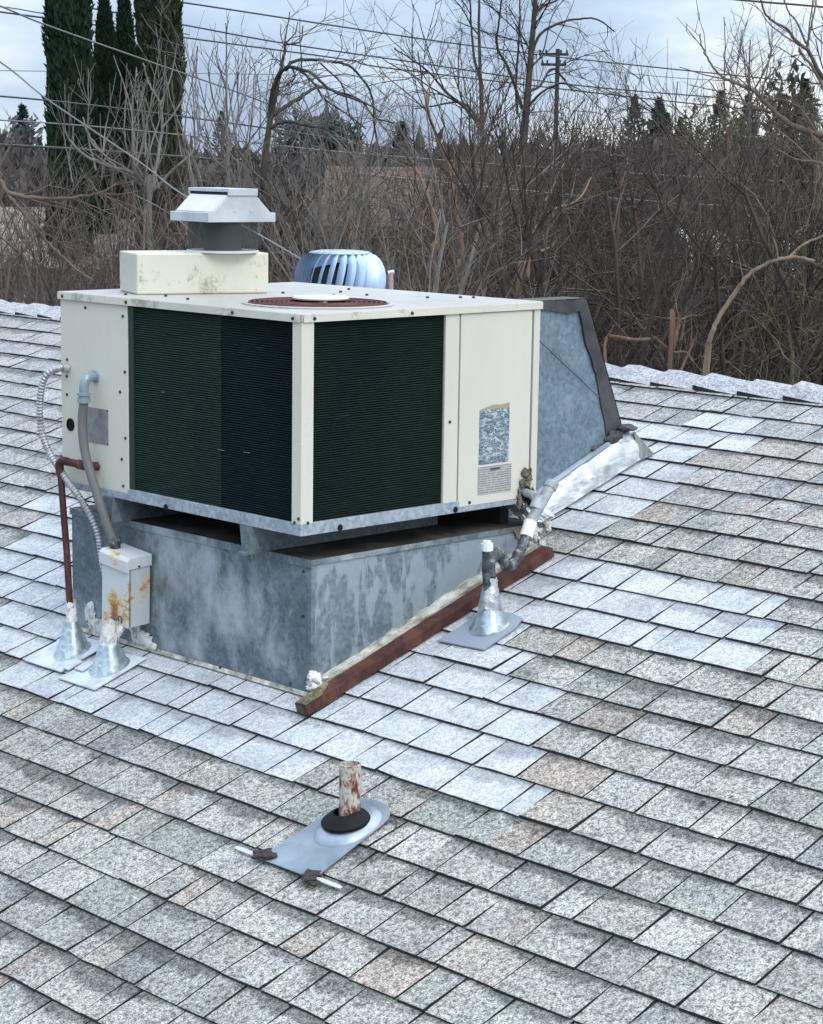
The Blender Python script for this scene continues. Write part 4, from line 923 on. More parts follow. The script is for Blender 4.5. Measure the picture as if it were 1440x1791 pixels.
for d0, step, kinds in ((17.5, 150, (0, 1, 2, 4)), (21, 105, (0, 1, 2, 3, 6, 4)), (26, 85, (0, 3, 1, 6, 2)), (33, 80, (3, 6, 0, 1)), (42, 80, (3, 6, 0, 1))):
    px = -120
    while px < 1580:
        d = d0*RG.uniform(.93, 1.07); top = top_y(px)+RG.uniform(-12, 45)+(55 if d0 < 20 else 0)
        g = ground_at(px, d); p = at(px, top, d); h = p.z-GROUND
        k = RG.choice(kinds)
        if px < 620 and RG.random() < .35: k = 5 if RG.random() < .6 else 4
        bk = RG.choice((B_PURP, B_BROWN, B_DARK, B_DARK, B_TAN, B_GREY if px < 700 else B_PURP, B_DARK if px > 900 else B_GREY, B_BROWN, B_PURP, B_MOSS if px > 1000 else B_BROWN))
        skip = (d0 < 20 and 250 < px < 520) or (d0 >= 21 and 545 < px < 790 and RG.random() < .6) or (d0 > 24 and px > 1160 and RG.random() < .45)
        if not skip: place_tree(PROT[k], g, RG.uniform(0, 6.28), h/5.6*RG.uniform(.95, 1.05), GL, GG, bk=bk)
        px += step*RG.uniform(.75, 1.25)*(4.5 if px < 330 and d0 > 22 else 1)

# ---- individual trees that stand out, laid out limb by limb
def hero(name, label, limbs, cfg, mt, mc, seed, base, cat='tree', group=None, extra=None):
    """limbs: list of (points, r0, r1); base: where it stands"""
    rng = np.random.default_rng(seed); T = thing(name, label, cat, base, group); off = np.array(base); tr = []
    for pts, r0, r1 in limbs:
        P = np.array([tuple(q) for q in curve(pts, 6)])-off; P[1:-1] += rng.normal(0, .003, P[1:-1].shape)*min(1, np.linalg.norm(P[0]-P[-1])); tt_ = np.linspace(0, 1, len(P)); r0_ = r0*.62; r1_ = max(.0035, r1*.75); tr.append((P, r1_+(r0_-r1_)*(1-tt_)**1.4))
    o = [[] for _ in cfg]
    for p in tr: sprout(rng, p, 0, cfg, o)
    V, F_ = tubes_np(tr, 8); me = mesh_np('trunk', V, F_, mt); me.polygons.foreach_set('use_smooth', [True]*len(me.polygons)); link('trunk', me, T)
    if any(o):
        allq = [q for lv in o for q in lv]; V, F_ = tubes_np(allq, 4); link('crown', mesh_np('crown', V, F_, mc), T)
    return T
def zig(px0, d, pts, dd=0): return [at(x, y, d+dd*i) for i, (x, y) in enumerate(pts)]
AIRY = [(2.2, .9, .6, .16, .05, .25), (4.0, .42, .7, .2, .03, .1), (6, .2, .7, .2, 0, .1)]
# curved old fruit tree in the middle
d = 19; base = ground_at(470, d)
hero('bare_fruit_tree', 'gnarled bare fruit tree with drooping arched limbs left of centre against the sky', [
    ([base, at(470, 420, d), at(462, 330, d), at(468, 245, d), at(478, 185, d), at(490, 130, d), at(497, 92, d), at(500, 72, d)], .085, .016),
    (zig(0, d, [(497, 78), (515, 76), (527, 70), (530, 45)], .05), .016, .008), (zig(0, d, [(498, 78), (516, 58), (521, 38)]), .012, .006), (zig(0, d, [(497, 80), (503, 45), (507, 20)]), .012, .006), (zig(0, d, [(495, 75), (491, 60), (492, 42)]), .009, .005),
    (zig(0, d, [(470, 205), (480, 150), (495, 122), (515, 118), (545, 128), (570, 150), (595, 165), (640, 180), (665, 195)], -.15), .04, .010),
    (zig(0, d, [(500, 122), (512, 108), (540, 104), (580, 108), (615, 118), (650, 165), (655, 220), (662, 260)], .12), .028, .012),
    (zig(0, d, [(478, 200), (510, 180), (540, 160), (560, 152), (590, 160), (630, 175), (655, 205), (690, 215)], .18), .034, .010),
    (zig(0, d, [(470, 225), (500, 212), (540, 220), (570, 225), (600, 250), (615, 275)], -.1), .028, .010),
    (zig(0, d, [(518, 118), (545, 140), (570, 175), (600, 195), (640, 225)], -.1), .022, .009),
    (zig(0, d, [(512, 120), (516, 135), (500, 150)]), .016, .010), (zig(0, d, [(560, 110), (600, 150), (612, 200), (640, 240)], .2), .014, .007),
    (zig(0, d, [(585, 110), (598, 85), (595, 60)]), .008, .004), (zig(0, d, [(628, 120), (640, 90), (628, 50)], .1), .008, .004), (zig(0, d, [(600, 115), (620, 100), (625, 70)], .1), .008, .004)],
    [(3.0, .55, .8, .22, .0, .2), (5.0, .3, .8, .2, .02, .1)], B_DARK, B_GREY, 5, base)
# tall bare tree right of centre
d = 42; base = ground_at(915, d)
hero('tall_bare_tree', 'tall bare deciduous tree with forked dark trunk against the sky right of centre', [
    ([base, at(912, 330, d), at(918, 230, d), at(925, 140, d), at(932, 60, d), at(936, 10, d), at(940, -60, d)], .17, .06),
    (zig(0, d, [(930, 95), (945, 60), (975, 42), (1010, 33), (1045, 34), (1075, 55)], .3), .06, .02), (zig(0, d, [(926, 85), (912, 60), (898, 36)]), .04, .015),
    (zig(0, d, [(933, 30), (950, 10), (975, 0), (1000, -20)], .2), .05, .02), (zig(0, d, [(905, 200), (903, 150), (907, 80), (910, 20), (905, -30)]), .05, .02),
    (zig(0, d, [(914, 190), (890, 120), (870, 80), (875, 20), (880, -20)], -.3), .06, .02), (zig(0, d, [(925, 160), (945, 150), (965, 120), (990, 140)], .2), .05, .02), (zig(0, d, [(920, 190), (950, 160), (985, 145), (1005, 160)], -.2), .05, .02),
    (zig(0, d, [(928, 120), (950, 90), (965, 30), (990, -5)], .3), .035, .01), (zig(0, d, [(975, 42), (1010, 50), (1030, 65)], .2), .02, .01)],
    [(1.6, 1.7, .7, .15, .04, .15), (3.6, .85, .75, .2, .02, .1), (6.5, .42, .7, .2, 0, .1)], B_DARK, B_DARK, 6, base)
base = ground_at(845, 40)
hero('tall_bare_tree', 'slim twin-stemmed bare tree left of the tall forked tree', [
    ([base, at(845, 330, 40), at(843, 200, 40), at(840, 110, 40), at(838, 40, 40), at(840, -40, 40)], .10, .03), (zig(0, 40, [(844, 150), (830, 100), (825, 50), (822, 0), (818, -30)]), .05, .02),
    (zig(0, 40, [(845, 230), (815, 190), (780, 160), (750, 125), (715, 100), (690, 85)], -.3), .06, .015), (zig(0, 40, [(845, 220), (810, 180), (760, 185), (725, 190)], .3), .05, .015), (zig(0, 40, [(850, 230), (880, 180), (900, 130)], .2), .04, .015)],
    [(1.7, 1.5, .7, .15, .04, .1), (3.8, .75, .75, .2, .02, .1), (6.5, .36, .7, .2, 0, .1)], B_DARK, B_DARK, 7, base)
base = ground_at(1315, 48)
hero('tall_bare_tree', 'fine twigged pale bare tree rising over the thicket at right', [
    ([base, at(1312, 300, 48), at(1311, 180, 48), at(1311, 110, 48), at(1313, 70, 48)], .10, .02), (zig(0, 48, [(1311, 190), (1285, 150), (1270, 110), (1265, 95)]), .04, .015), (zig(0, 48, [(1311, 170), (1335, 130), (1350, 90), (1345, 75)]), .04, .015), (zig(0, 48, [(1311, 220), (1340, 190), (1375, 140), (1385, 120)]), .04, .015), (zig(0, 48, [(1311, 210), (1270, 180), (1240, 140)]), .04, .015)],
    [(1.8, 1.3, .6, .15, .05, .1), (3.8, .7, .7, .2, .02, .1), (5.0, .34, .7, .2, 0, .1)], B_GREY, B_BROWN, 8, base)
# limbs reaching into the picture from a tree at the right edge
d = 15; base = ground_at(1560, d)
hero('bare_tree_right_edge', 'large bare tree whose long forked limbs reach in from the right edge', [
    ([base, at(1560, 420, d), at(1520, 300, d), at(1470, 245, d), at(1425, 232, d), at(1380, 215, d), at(1340, 180, d), at(1320, 160, d), at(1300, 150, d), at(1265, 135, d), at(1240, 105, d), at(1228, 80, d), at(1225, 58, d)], .060, .006),
    (zig(0, d, [(1480, 170), (1440, 135), (1415, 90), (1400, 78), (1375, 50), (1350, 35), (1335, 15), (1328, -10)], -.1), .030, .008), (zig(0, d, [(1410, 75), (1395, 40), (1380, 20), (1368, -10)], .1), .014, .007),
    (zig(0, d, [(1410, 85), (1420, 45), (1428, 0), (1430, -20)], .1), .014, .007), (zig(0, d, [(1400, 80), (1370, 60), (1345, 40), (1332, 20)]), .010, .005), (zig(0, d, [(1445, 80), (1425, 60), (1420, 40)]), .010, .005),
    (zig(0, d, [(1430, 233), (1400, 190), (1370, 175), (1340, 172)], -.1), .016, .006), (zig(0, d, [(1560, 340), (1500, 300), (1430, 285), (1385, 275), (1350, 255)], -.15), .03, .007), (zig(0, d, [(1480, 250), (1460, 200), (1430, 130), (1400, 90)], .1), .035, .012)],
    [(2.6, .5, .7, .16, .05, .15), (4.5, .26, .7, .2, .03, .1)], B_BROWN, B_BROWN, 9, base)
d = 13.5; base = ground_at(1180, d)
hero('leaning_broken_trunk', 'pale leaning trunk with torn orange end rising diagonally to the right edge', [
    ([base, at(1240, 600, d)], .03, .030), (zig(0, d, [(1240, 600)])+[at(1254, 562, d), at(1290, 505, d), at(1312, 478, d), at(1345, 460, d), at(1372, 452, d), at(1400, 450, d), at(1425, 457, d)], .027, .015),
    (zig(0, d, [(1378, 452), (1410, 425), (1460, 405)], .1), .017, .010), (zig(0, d, [(1362, 455), (1358, 430), (1352, 415)]), .011, .005)],
    [(2.2, .5, .9, .15, .02, .3), (3, .25, .8, .2, 0, .1)], bark('weathered_limb', (.085, .065, .05), (.24, .18, .13), 11), B_BROWN, 10, base)
d = 12.6; base = ground_at(1175, d)
hero('broken_stub_branches', 'snapped branch and split reddish stump just beyond the ridge at right', [
    ([base, at(1172, 650, d), at(1178, 610, d), at(1184, 578, d), at(1190, 555, d)], .024, .016), (zig(0, d, [(1066, 588), (1085, 590), (1110, 594), (1138, 593)]), .020, .013), (zig(0, d, [(1060, 640), (1058, 610), (1062, 588)]), .016, .012),
    (zig(0, d, [(1145, 590), (1160, 602), (1178, 615), (1200, 616), (1212, 632)]), .014, .008), (zig(0, d, [(1190, 650), (1208, 610), (1216, 590)]), .014, .010)],
    [(.6, .3, .9, .15, .02, .3)], bark('torn_reddish_wood', (.075, .045, .034), (.19, .12, .085), 11), B_TAN, 11, base)
d = 18; base = ground_at(882, d)
hero('crape_myrtle', 'crape myrtle with smooth orange-brown stripped trunks right of the turbine vent', [
    ([base, at(905, 540, d), at(920, 490, d), at(925, 440, d), at(940, 400, d)], .055, .030), ([base, at(808, 540, d), at(812, 480, d), at(808, 430, d), at(798, 370, d), at(790, 300, d), at(765, 240, d), at(750, 200, d), at(746, 158, d)], .060, .016),
    ([base, at(765, 520, d), at(768, 440, d), at(757, 370, d), at(740, 320, d), at(720, 280, d)], .05, .02), (zig(0, d, [(822, 428), (845, 455), (862, 478)], .1), .022, .015), (zig(0, d, [(830, 445), (845, 420), (858, 410)]), .020, .014),
    (zig(0, d, [(945, 440), (965, 430), (985, 405)], .1), .022, .013), (zig(0, d, [(955, 352), (970, 320), (985, 290), (1000, 270)], .1), .018, .010), (zig(0, d, [(930, 410), (960, 370), (1010, 350), (1035, 310)], .2), .020, .010)],
    [(1.2, 1.0, .6, .13, .08, .4), (2.6, .45, .6, .16, .05, .1)], B_ORNG, B_BROWN, 12, base)
# arching limbs at the left
d = 13; base = ground_at(-90, d)
hero('arching_tree_left', 'bare tree at the left edge with a low arching limb and a long falling bough', [
    ([base, at(-70, 450, d), at(-30, 330, d), at(0, 318, d), at(12, 335, d), at(50, 345, d), at(95, 347, d), at(150, 343, d), at(185, 333, d), at(205, 318, d)], .045, .007),
    (zig(0, d, [(12, 338), (35, 365), (60, 395), (85, 425), (110, 450), (135, 472), (162, 490)]), .018, .010), (zig(0, d, [(-60, 440), (-20, 350), (-5, 300), (20, 250), (30, 225)]), .02, .008), (zig(0, d, [(30, 345), (60, 380), (65, 400)]), .008, .005)],
    [(1.6, .45, .7, .15, .05, .2), (3, .22, .7, .2, .03, .1)], B_BROWN, B_BROWN, 13, base)
d = 16; base = ground_at(260, d)
def shoots(cx, cy, n_, seed, dd):
    r_ = random.Random(seed); o = []
    for i in range(n_):
        x0 = cx+r_.uniform(-90, 90); y0 = cy+r_.uniform(-30, 40); x1 = x0+r_.uniform(-40, 45); y1 = y0-r_.uniform(70, 190)
        o.append((zig(0, dd+r_.uniform(-.6, .6), [(x0, y0), ((x0+x1)/2+r_.uniform(-12, 12), (y0+y1)/2), (x1, y1)]), .013, .005))
    return o
hero('pruned_fruit_tree', 'grey pruned fruit tree throwing upright water shoots before the dark cypresses', [
    ([base, at(262, 420, d), at(258, 340, d), at(235, 305, d), at(190, 290, d), at(150, 272, d), at(122, 245, d), at(110, 218, d)], .04, .010), (zig(0, d, [(250, 325), (215, 300), (185, 275), (155, 235), (145, 205)], .1), .022, .008),
    (zig(0, d, [(262, 350), (272, 300), (283, 230), (280, 180), (262, 150), (250, 110)], .05), .030, .008), (zig(0, d, [(280, 185), (300, 130), (310, 75)], .05), .014, .006), (zig(0, d, [(283, 225), (310, 190), (325, 160)], .05), .014, .006), (zig(0, d, [(262, 330), (235, 290), (232, 200), (238, 120)], -.05), .020, .006), (zig(0, d, [(250, 310), (220, 250), (220, 160), (222, 110)]), .016, .005), (zig(0, d, [(230, 300), (160, 250), (155, 170), (154, 120)]), .014, .005), (zig(0, d, [(260, 340), (300, 300), (345, 250), (342, 170), (346, 80)]), .024, .006)]
    + shoots(215, 290, 16, 3, d), [(2.2, .42, .5, .12, .10, .2), (3.0, .2, .5, .15, .05, .1)], B_GREY, B_GREY, 14, base)
d = 20; base = ground_at(400, d)
hero('pruned_fruit_tree', 'bare fruit tree with long upright shoots standing clear against the sky right of the cypresses', [
    ([base, at(400, 420, d), at(398, 320, d), at(398, 250, d), at(396, 180, d), at(396, 110, d), at(395, 40, d)], .06, .008), (zig(0, d, [(400, 230), (375, 180), (365, 120), (372, 90)]), .02, .006), (zig(0, d, [(400, 250), (420, 200), (435, 140), (437, 100)]), .02, .006), (zig(0, d, [(418, 210), (415, 150), (418, 92)]), .014, .005), (zig(0, d, [(396, 160), (385, 120), (378, 96)]), .012, .005), (zig(0, d, [(400, 300), (370, 270), (345, 210), (335, 160)]), .02, .006)]
    + shoots(400, 260, 14, 4, d), [(2.2, .42, .5, .12, .10, .2), (3.0, .2, .5, .15, .05, .1)], B_GREY, B_BROWN, 15, base)

# ------------------------------------------------------------------ columnar cypresses
def flakes(rng, C, D_, size, m, name):
    """C centres, D_ up directions; small quads"""
    n_ = len(C); a = rng.normal(0, 1, (n_, 3)); a -= D_*np.sum(a*D_, 1)[:, None]; a /= np.linalg.norm(a, axis=1)[:, None]+1e-9
    s = size*rng.uniform(.6, 1.4, n_)[:, None]; V = np.stack([C-D_*s-a*s*.25, C-a*s*.45*0+a*s*.35, C+D_*s*1.1, C-a*s*.35-D_*s*.1], 1).reshape(-1, 3)
    return mesh_np(name, V, np.arange(n_*4).reshape(-1, 4), m)
def cypress(px0, px1, top_py, d, mtl, seed, label, n_=15000):
    rng = np.random.default_rng(seed); b = ground_at((px0+px1)/2, d); w = (px1-px0)/F_PX*d/2; h = at(720, top_py, d).z-GROUND
    T = thing('cypress', label, 'cypress tree', b, 'columnar cypresses')
    t_ = rng.uniform(0, 1, n_); a = rng.uniform(0, 2*np.pi, n_); lump = .95+.08*np.sin(a*5+t_*18+seed)+.07*np.sin(a*3-t_*31)+.06*np.sin(a*9+t_*55)
    rad = w*np.minimum(1, ((1-t_)*h/1.6+.04)**.6)*lump*(1-.18*rng.uniform(0, 1, n_)**2)
    C = np.stack([rad*np.cos(a), rad*np.sin(a), .25+t_*(h-.3)], 1); D_ = np.stack([np.cos(a)*.35, np.sin(a)*.35, np.ones(n_)], 1)+rng.normal(0, .25, (n_, 3)); D_ /= np.linalg.norm(D_, axis=1)[:, None]
    link('crown', flakes(rng, C, D_, .10, mtl, 'crown'), T)
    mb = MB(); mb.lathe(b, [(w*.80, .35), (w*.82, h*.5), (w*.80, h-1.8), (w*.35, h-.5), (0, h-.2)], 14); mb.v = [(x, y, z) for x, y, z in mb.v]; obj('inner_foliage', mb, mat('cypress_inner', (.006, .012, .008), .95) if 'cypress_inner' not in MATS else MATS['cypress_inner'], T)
    mb = MB(); mb.tube([b, b+Vector((0, 0, h*.8))], [.14, .05], 8); obj('trunk', mb, B_DARK, T)
cypress(86, 164, -120, 45, G_CYP, 1, 'leftmost tall columnar cypress, very dark green')
cypress(166, 207, 8, 46.5, G_CYP, 2, 'narrow cypress in the middle, its pointed top in view')
cypress(204, 238, -8, 47.5, G_CYP, 3, 'slender cypress behind the middle one, between the two broad columns')
cypress(242, 320, -140, 45, G_CYP2, 4, 'rightmost columnar cypress with an olive cast')

# ------------------------------------------------------------------ far trees and wood
def conifer(px, top, d, w, seed, label, group='distant conifers on the skyline', m=G_PINE, low=330):
    rng = np.random.default_rng(seed); b = ground_at(px, d); h = at(px, top, d).z-GROUND; W_ = w/F_PX*d/2; n_ = 1500
    t_ = rng.uniform(0.3, 1, n_); a = rng.uniform(0, 6.283, n_); rad = h*(1-t_)*.34*np.sqrt(rng.uniform(.05, 1, n_))*(1+.25*np.sin(t_*70)); rad = np.minimum(rad, W_*1.7)+.04
    C = np.stack([rad*np.cos(a), rad*np.sin(a), t_*h], 1); D_ = np.stack([np.cos(a), np.sin(a), .4+0*a], 1)+rng.normal(0, .4, (n_, 3)); D_ /= np.linalg.norm(D_, axis=1)[:, None]
    T = thing('conifer', label, 'conifer tree', b, group); link('crown', flakes(rng, C, D_, W_*.26, m, 'crown'), T)
    mb = MB(); mb.tube([b, b+Vector((0, 0, h*.95))], [h*.015, .03], 6); obj('trunk', mb, B_DARK, T)
conifer(1104, 168, 150, 34, 1, 'narrow dark conifer on the skyline, left of the paired ones')
conifer(1145, 174, 140, 50, 2, 'blue-green conifer on the skyline right of centre')
conifer(1160, 198, 142, 36, 3, 'smaller conifer touching the blue-green one')
conifer(388, 195, 150, 26, 4, 'small pointed conifer top right of the cypresses')
conifer(43, 185, 120, 44, 5, 'dark conifer at the far left skyline')
conifer(1252, 160, 130, 36, 6, 'pointed conifer above the thicket at right')
conifer(1300, 168, 130, 40, 7, 'broad dark conifer right of the pointed one')
conifer(700, 215, 150, 60, 8, 'low conifer just left of the tall bare tree')
conifer(1184, 205, 135, 30, 9, 'little conifer right of the blue-green pair')
conifer(1398, 140, 90, 44, 10, 'dark conifer near the right edge')
def round_tree(px, top, d, w, seed, m, label):
    rng = np.random.default_rng(seed); b = ground_at(px, d); h = at(px, top, d).z-GROUND; W_ = w/F_PX*d/2; n_ = 2600
    v = rng.normal(0, 1, (n_, 3)); v /= np.linalg.norm(v, axis=1)[:, None]; q = 1+.22*np.sin(v[:, 0]*7+seed)+.18*np.sin(v[:, 1]*9+seed*2)+.15*np.sin(v[:, 2]*11)
    C = v*np.array([W_, W_, h*.42])*(q*rng.uniform(.72, 1, n_))[:, None]+np.array([0, 0, h*.56]); D_ = v+rng.normal(0, .5, (n_, 3)); D_ /= np.linalg.norm(D_, axis=1)[:, None]
    T = thing('leafy_tree', label, 'tree', b, 'distant leafy trees'); link('crown', flakes(rng, C, D_, W_*.16, m, 'crown'), T)
    mb = MB(); mb.tube([b, b+Vector((0, 0, h*.6))], [.3, .1], 6); obj('trunk', mb, B_DARK, T)
round_tree(1205, 192, 95, 70, 1, G_OLIVE, 'olive-green leafy tree on the skyline right of the conifers')
round_tree(1370, 110, 60, 110, 2, leafm('dusky_foliage', (.05, .055, .04), (.11, .11, .08), 1), 'dusky evergreen with reddish tinge at the upper right')
round_tree(1270, 195, 110, 60, 3, G_OLIVE, 'yellow-green tree behind the pointed conifer')
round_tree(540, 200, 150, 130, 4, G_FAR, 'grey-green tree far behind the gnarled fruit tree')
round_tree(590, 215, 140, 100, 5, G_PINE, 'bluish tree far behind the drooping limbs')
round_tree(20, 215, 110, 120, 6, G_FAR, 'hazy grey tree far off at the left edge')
# far wood: one mass of brown-grey twiggy canopies
rng = np.random.default_rng(55); Cn = []
for i in range(420):
    d = rng.uniform(62, 130); px = rng.uniform(-260, 1700); top = 232+rng.uniform(0, 50)+(15 if 700 > px > 330 else 0); p = at(px, top, d); h = p.z-GROUND
    W_ = rng.uniform(1.5, 3.2); k = 260; v = rng.normal(0, 1, (k, 3)); v /= np.linalg.norm(v, axis=1)[:, None]
    Cn.append(v*np.array([W_, W_, h*.5])*rng.uniform(.4, 1, k)[:, None]+np.array([p.x, p.y, GROUND+h*.5]))
Cn = np.concatenate(Cn); D_ = rng.normal(0, .5, Cn.shape)+np.array([0, 0, 1.]); D_ /= np.linalg.norm(D_, axis=1)[:, None]
link('far_wood', flakes(rng, Cn, D_, .42, leafm('far_bare_wood', (.055, .048, .046), (.11, .10, .095), .4), 'far_wood'), kind='stuff')
# undergrowth between the bare trees: brown stems and brush
rng = np.random.default_rng(56); paths = []
for i in range(6500):
    d = rng.uniform(15, 48)**1.0; px = rng.uniform(-200, 1650); g = at(px, 400, d); ln = rng.uniform(1.6, 4.2)*(1 if d > 22 else .8)
    p = np.array([g.x, g.y, GROUND+rng.uniform(0, 1.0)]); dd = np.array([rng.normal(0, .35), rng.normal(0, .35), 1.])
    P, r, _ = limb(rng, p, dd, ln, rng.uniform(.006, .013), .18, .02, .55, .4); paths.append((P, r))
V, F_ = tubes_np(paths, 3); link('undergrowth', mesh_np('undergrowth', V, F_, B_BROWN), kind='stuff')
rng = np.random.default_rng(57); Cn = []
for i in range(700):
    d = rng.uniform(20, 60); px = rng.uniform(-200, 1650)
    if px < 340 and d > 26: continue
    g = at(px, 400, d); r_ = rng.uniform(.6, 1.3); k = 130; hz = min(rng.uniform(1.4, 3.4), 1.2+d*.04)
    v = rng.normal(0, 1, (k, 3)); v /= np.linalg.norm(v, axis=1)[:, None]; Cn.append(v*np.array([r_, r_, hz*.5])*rng.uniform(.3, 1, k)[:, None]+np.array([g.x, g.y, GROUND+hz*.5]))
Cn = np.concatenate(Cn); D_ = rng.normal(0, .6, Cn.shape)+np.array([0, 0, 1.]); D_ /= np.linalg.norm(D_, axis=1)[:, None]
link('brush', flakes(rng, Cn, D_, .16, G_UND, 'brush'), kind='stuff')

# ------------------------------------------------------------------ houses glimpsed through the thicket
mGlass = mat('window_glass', (.05, .07, .08), .15)
def house(px0, px1, ridge_py, eave_py, d, wall, roofm, label, depth=8):
    c = ground_at((px0+px1)/2, d+depth/2); hw = (px1-px0)/F_PX*d/2; zr_ = at(720, ridge_py, d+depth/2).z; ze = at(720, eave_py, d).z
    T = thing('house', label, 'house', c); fw = Vector((FW.x, FW.y, 0)).normalized(); rt = Vector((_R.x, _R.y, 0)); M = Matrix(((rt.x, fw.x, 0, c.x), (rt.y, fw.y, 0, c.y), (0, 0, 1, 0), (0, 0, 0, 1)))
    mb = MB(); mb.box(-hw+.4, hw-.4, -depth/2+.4, depth/2-.4, GROUND, ze+.02, M=M); wl = obj('wall', mb, wall, T)
    V = [M @ Vector(q) for q in ((-hw, -depth/2, ze), (hw, -depth/2, ze), (hw, 0, zr_), (-hw, 0, zr_), (-hw, depth/2, ze), (hw, depth/2, ze))]
    mb = MB(); mb.add(V, [(0, 1, 2, 3), (3, 2, 5, 4), (0, 3, 4), (1, 5, 2), (0, 4, 5, 1)]); rf = obj('roof', mb, roofm, T)
    mb = MB(); mb.box(-hw-.05, hw+.05, -depth/2-.06, -depth/2-.005, ze-.18, ze+.01, M=M); obj('fascia', mb, mat('dark_fascia', (.04, .035, .03), .8) if 'dark_fascia' not in MATS else MATS['dark_fascia'], T)
    for x in (-hw*.55, 0, hw*.55):
        mb = MB(); mb.box(x-.6, x+.6, -depth/2+.36, -depth/2+.395, ze-1.6, ze-.5, M=M); wn = obj('window', mb, M_WPVC, T)
        mb = MB(); mb.box(x-.54, x+.54, -depth/2+.34, -depth/2+.355, ze-1.54, ze-.56, M=M); obj('pane', mb, mGlass, wn)
def roofmat(name, a, b):
    m = mat(name, a, .9); n = NT(m); z = n.sep('Object'); s = n.math('FRACT', n.math('MULTIPLY', z[2], 7)); nz = n.noise(5, 5, .7)
    n.col(n.mix(n.ramp(s, [(0, 0.), (.15, 1.)]), tuple(v*.4 for v in a), n.ramp(nz, [(.35, a), (.65, b)]))); return m
house(-60, 330, 372, 480, 44, mat('tan_wall', (.25, .21, .17), .9), roofmat('tan_shingle_roof', (.22, .175, .145), (.31, .255, .215)), 'low house with tan shingle roof behind the twigs at left')
house(560, 860, 292, 398, 46, mat('brown_wall', (.10, .085, .07), .9), roofmat('reddish_roof', (.095, .060, .048), (.16, .10, .078)), 'brown house with reddish roof behind the crape myrtle', 6)
house(1170, 1560, 392, 478, 48, mat('dark_wall', (.07, .065, .06), .9), roofmat('pale_roof', (.36, .38, .38), (.50, .52, .52)), 'house with pale grey roof showing through the thicket at right')
# dark board fence low at the right, beyond the ridge
f0, f1 = ground_at(1010, 27), ground_at(1600, 25); t = thing('board_fence', 'dark weathered board fence behind the broken branches at lower right', 'fence', f0)
mF = rusty('weathered_fence', (.035, .025, .02), (.07, .05, .038), (.12, .085, .06), .9, 4); dv = (f1-f0); L_ = dv.length; dv.normalize(); nv = Vector((-dv.y, dv.x, 0))
for i in range(int(L_/.16)):
    p = f0+dv*i*.16; M = Matrix(((dv.x, nv.x, 0, p.x), (dv.y, nv.y, 0, p.y), (0, 0, 1, 0), (0, 0, 0, 1))); h = RG.uniform(-.03, .03)
    mb = MB(); mb.box(0, .148, 0, .02, GROUND, GROUND+2.9+h, M=M); obj('board', mb, mF, t)

# ------------------------------------------------------------------ utility pole and wires
d = 95; pb = ground_at(968, d); pt_ = at(968, 88, d); t = thing('utility_pole', 'wooden utility pole with two crossarms behind the tall bare tree', 'utility pole', pb)
mb = MB(); mb.tube([pb, Vector((pb.x, pb.y, pt_.z))], [.12, .10], 10); obj('pole', mb, B_DARK, t)
for yy, hw in ((95, 26), (113, 22)):
    c = at(968, yy, d); rt = Vector((_R.x, _R.y, 0)); M = Matrix(((rt.x, -rt.y, 0, c.x), (rt.y, rt.x, 0, c.y), (0, 0, 1, c.z), (0, 0, 0, 1))); w = hw/F_PX*d
    mb = MB(); mb.box(-w, w, -.24, -.13, -.06, .06, M=M); ca = obj('crossarm', mb, B_DARK, t)
    for q in (-.9, -.5, .5, .9): mb = MB(); mb.box(q*w-.04, q*w+.04, -.22, -.15, .06, .2, M=M); obj('insulator', mb, M_DARK, ca)
mWire = mat('dark_cable', (.05, .055, .06), .6); mWireL = mat('pale_weathered_cable', (.19, .20, .21), .5, .2)
def wire(pts, ds, r, m, label):
    P = [at(x, y, d) for (x, y), d in zip(pts, ds)]; P = curve(P, 12); c = P[len(P)//2]; mb = MB(); mb.tube(P, r, 6)
    obj('overhead_wire', mb, m, None, sm=True, label=label, cat='wire', group='overhead wires', loc=c)
wire([(-300, -60), (85, -28), (320, 4), (720, 65), (940, 95)], [60, 65, 70, 82, 94], .030, mWire, 'topmost dark wire crossing the upper left sky to the pole')
wire([(945, 95), (1000, 102), (1340, 137), (1700, 170)], [94, 92, 85, 78], .028, mWire, 'wire leaving the pole to the right above the conifers')
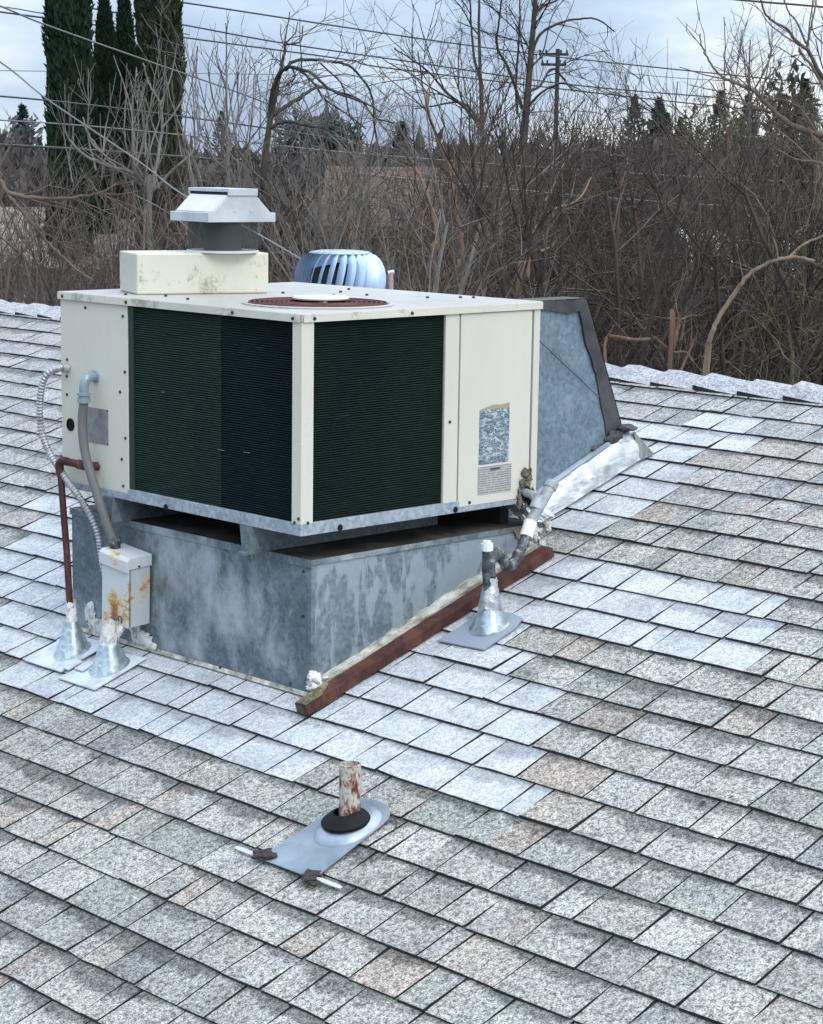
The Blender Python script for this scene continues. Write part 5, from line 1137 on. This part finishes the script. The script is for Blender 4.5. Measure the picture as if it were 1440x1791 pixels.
wire([(-300, -75), (85, 0), (320, 43), (495, 75), (720, 108), (1020, 150), (1370, 178), (1800, 205)], [44, 48, 52, 55, 58, 64, 70, 78], .021, mWire, 'second wire from the top passing behind the cypress tips')
wire([(-300, -20), (85, 32), (320, 65), (600, 103), (720, 124), (1320, 192), (1800, 230)], [42, 46, 50, 54, 56, 66, 74], .020, mWire, 'third wire from the top running under the second one')
wire([(-260, -95), (0, 10), (85, 45), (260, 107), (465, 180), (640, 260), (800, 330)], [18, 21, 22, 24, 27, 30, 34], .0095, mWireL, 'thick pale service cable sagging in front of the cypresses')
wire([(-260, -20), (0, 11), (88, 25), (330, 60)], [46, 50, 51, 56], .014, mWire, 'thin wire at the upper left edge ending behind the cypress')
wire([(-200, -20), (0, 108), (85, 175), (240, 280), (320, 340), (435, 400), (525, 452), (560, 475)], [12, 13, 13.2, 13.5, 13.5, 13.2, 13, 12.8], .0052, mWireL, 'long pale cable falling diagonally behind the exhaust hood to the turbine vent')
wire([(-300, 150), (0, 168), (180, 186), (330, 205), (520, 232), (700, 262)], [22, 24, 26, 28, 30, 33], .011, mWire, 'dark cable level with the lower part of the cypresses')
wire([(-300, 195), (85, 215), (340, 238), (560, 262), (790, 281), (1000, 296), (1280, 312), (1700, 330)], [22, 23, 25, 26, 28, 29, 31, 34], .008, mWireL, 'bright thin cable crossing the whole thicket')
wire([(-300, 240), (0, 253), (170, 263), (400, 280)], [24, 26, 28, 31], .018, mWire, 'lowest dark cable at the left edge')
wire([(600, 300), (835, 325), (1065, 346), (1300, 362)], [22, 23, 24, 25], .0075, mWireL, 'short pale cable glimpsed among the twigs right of centre')
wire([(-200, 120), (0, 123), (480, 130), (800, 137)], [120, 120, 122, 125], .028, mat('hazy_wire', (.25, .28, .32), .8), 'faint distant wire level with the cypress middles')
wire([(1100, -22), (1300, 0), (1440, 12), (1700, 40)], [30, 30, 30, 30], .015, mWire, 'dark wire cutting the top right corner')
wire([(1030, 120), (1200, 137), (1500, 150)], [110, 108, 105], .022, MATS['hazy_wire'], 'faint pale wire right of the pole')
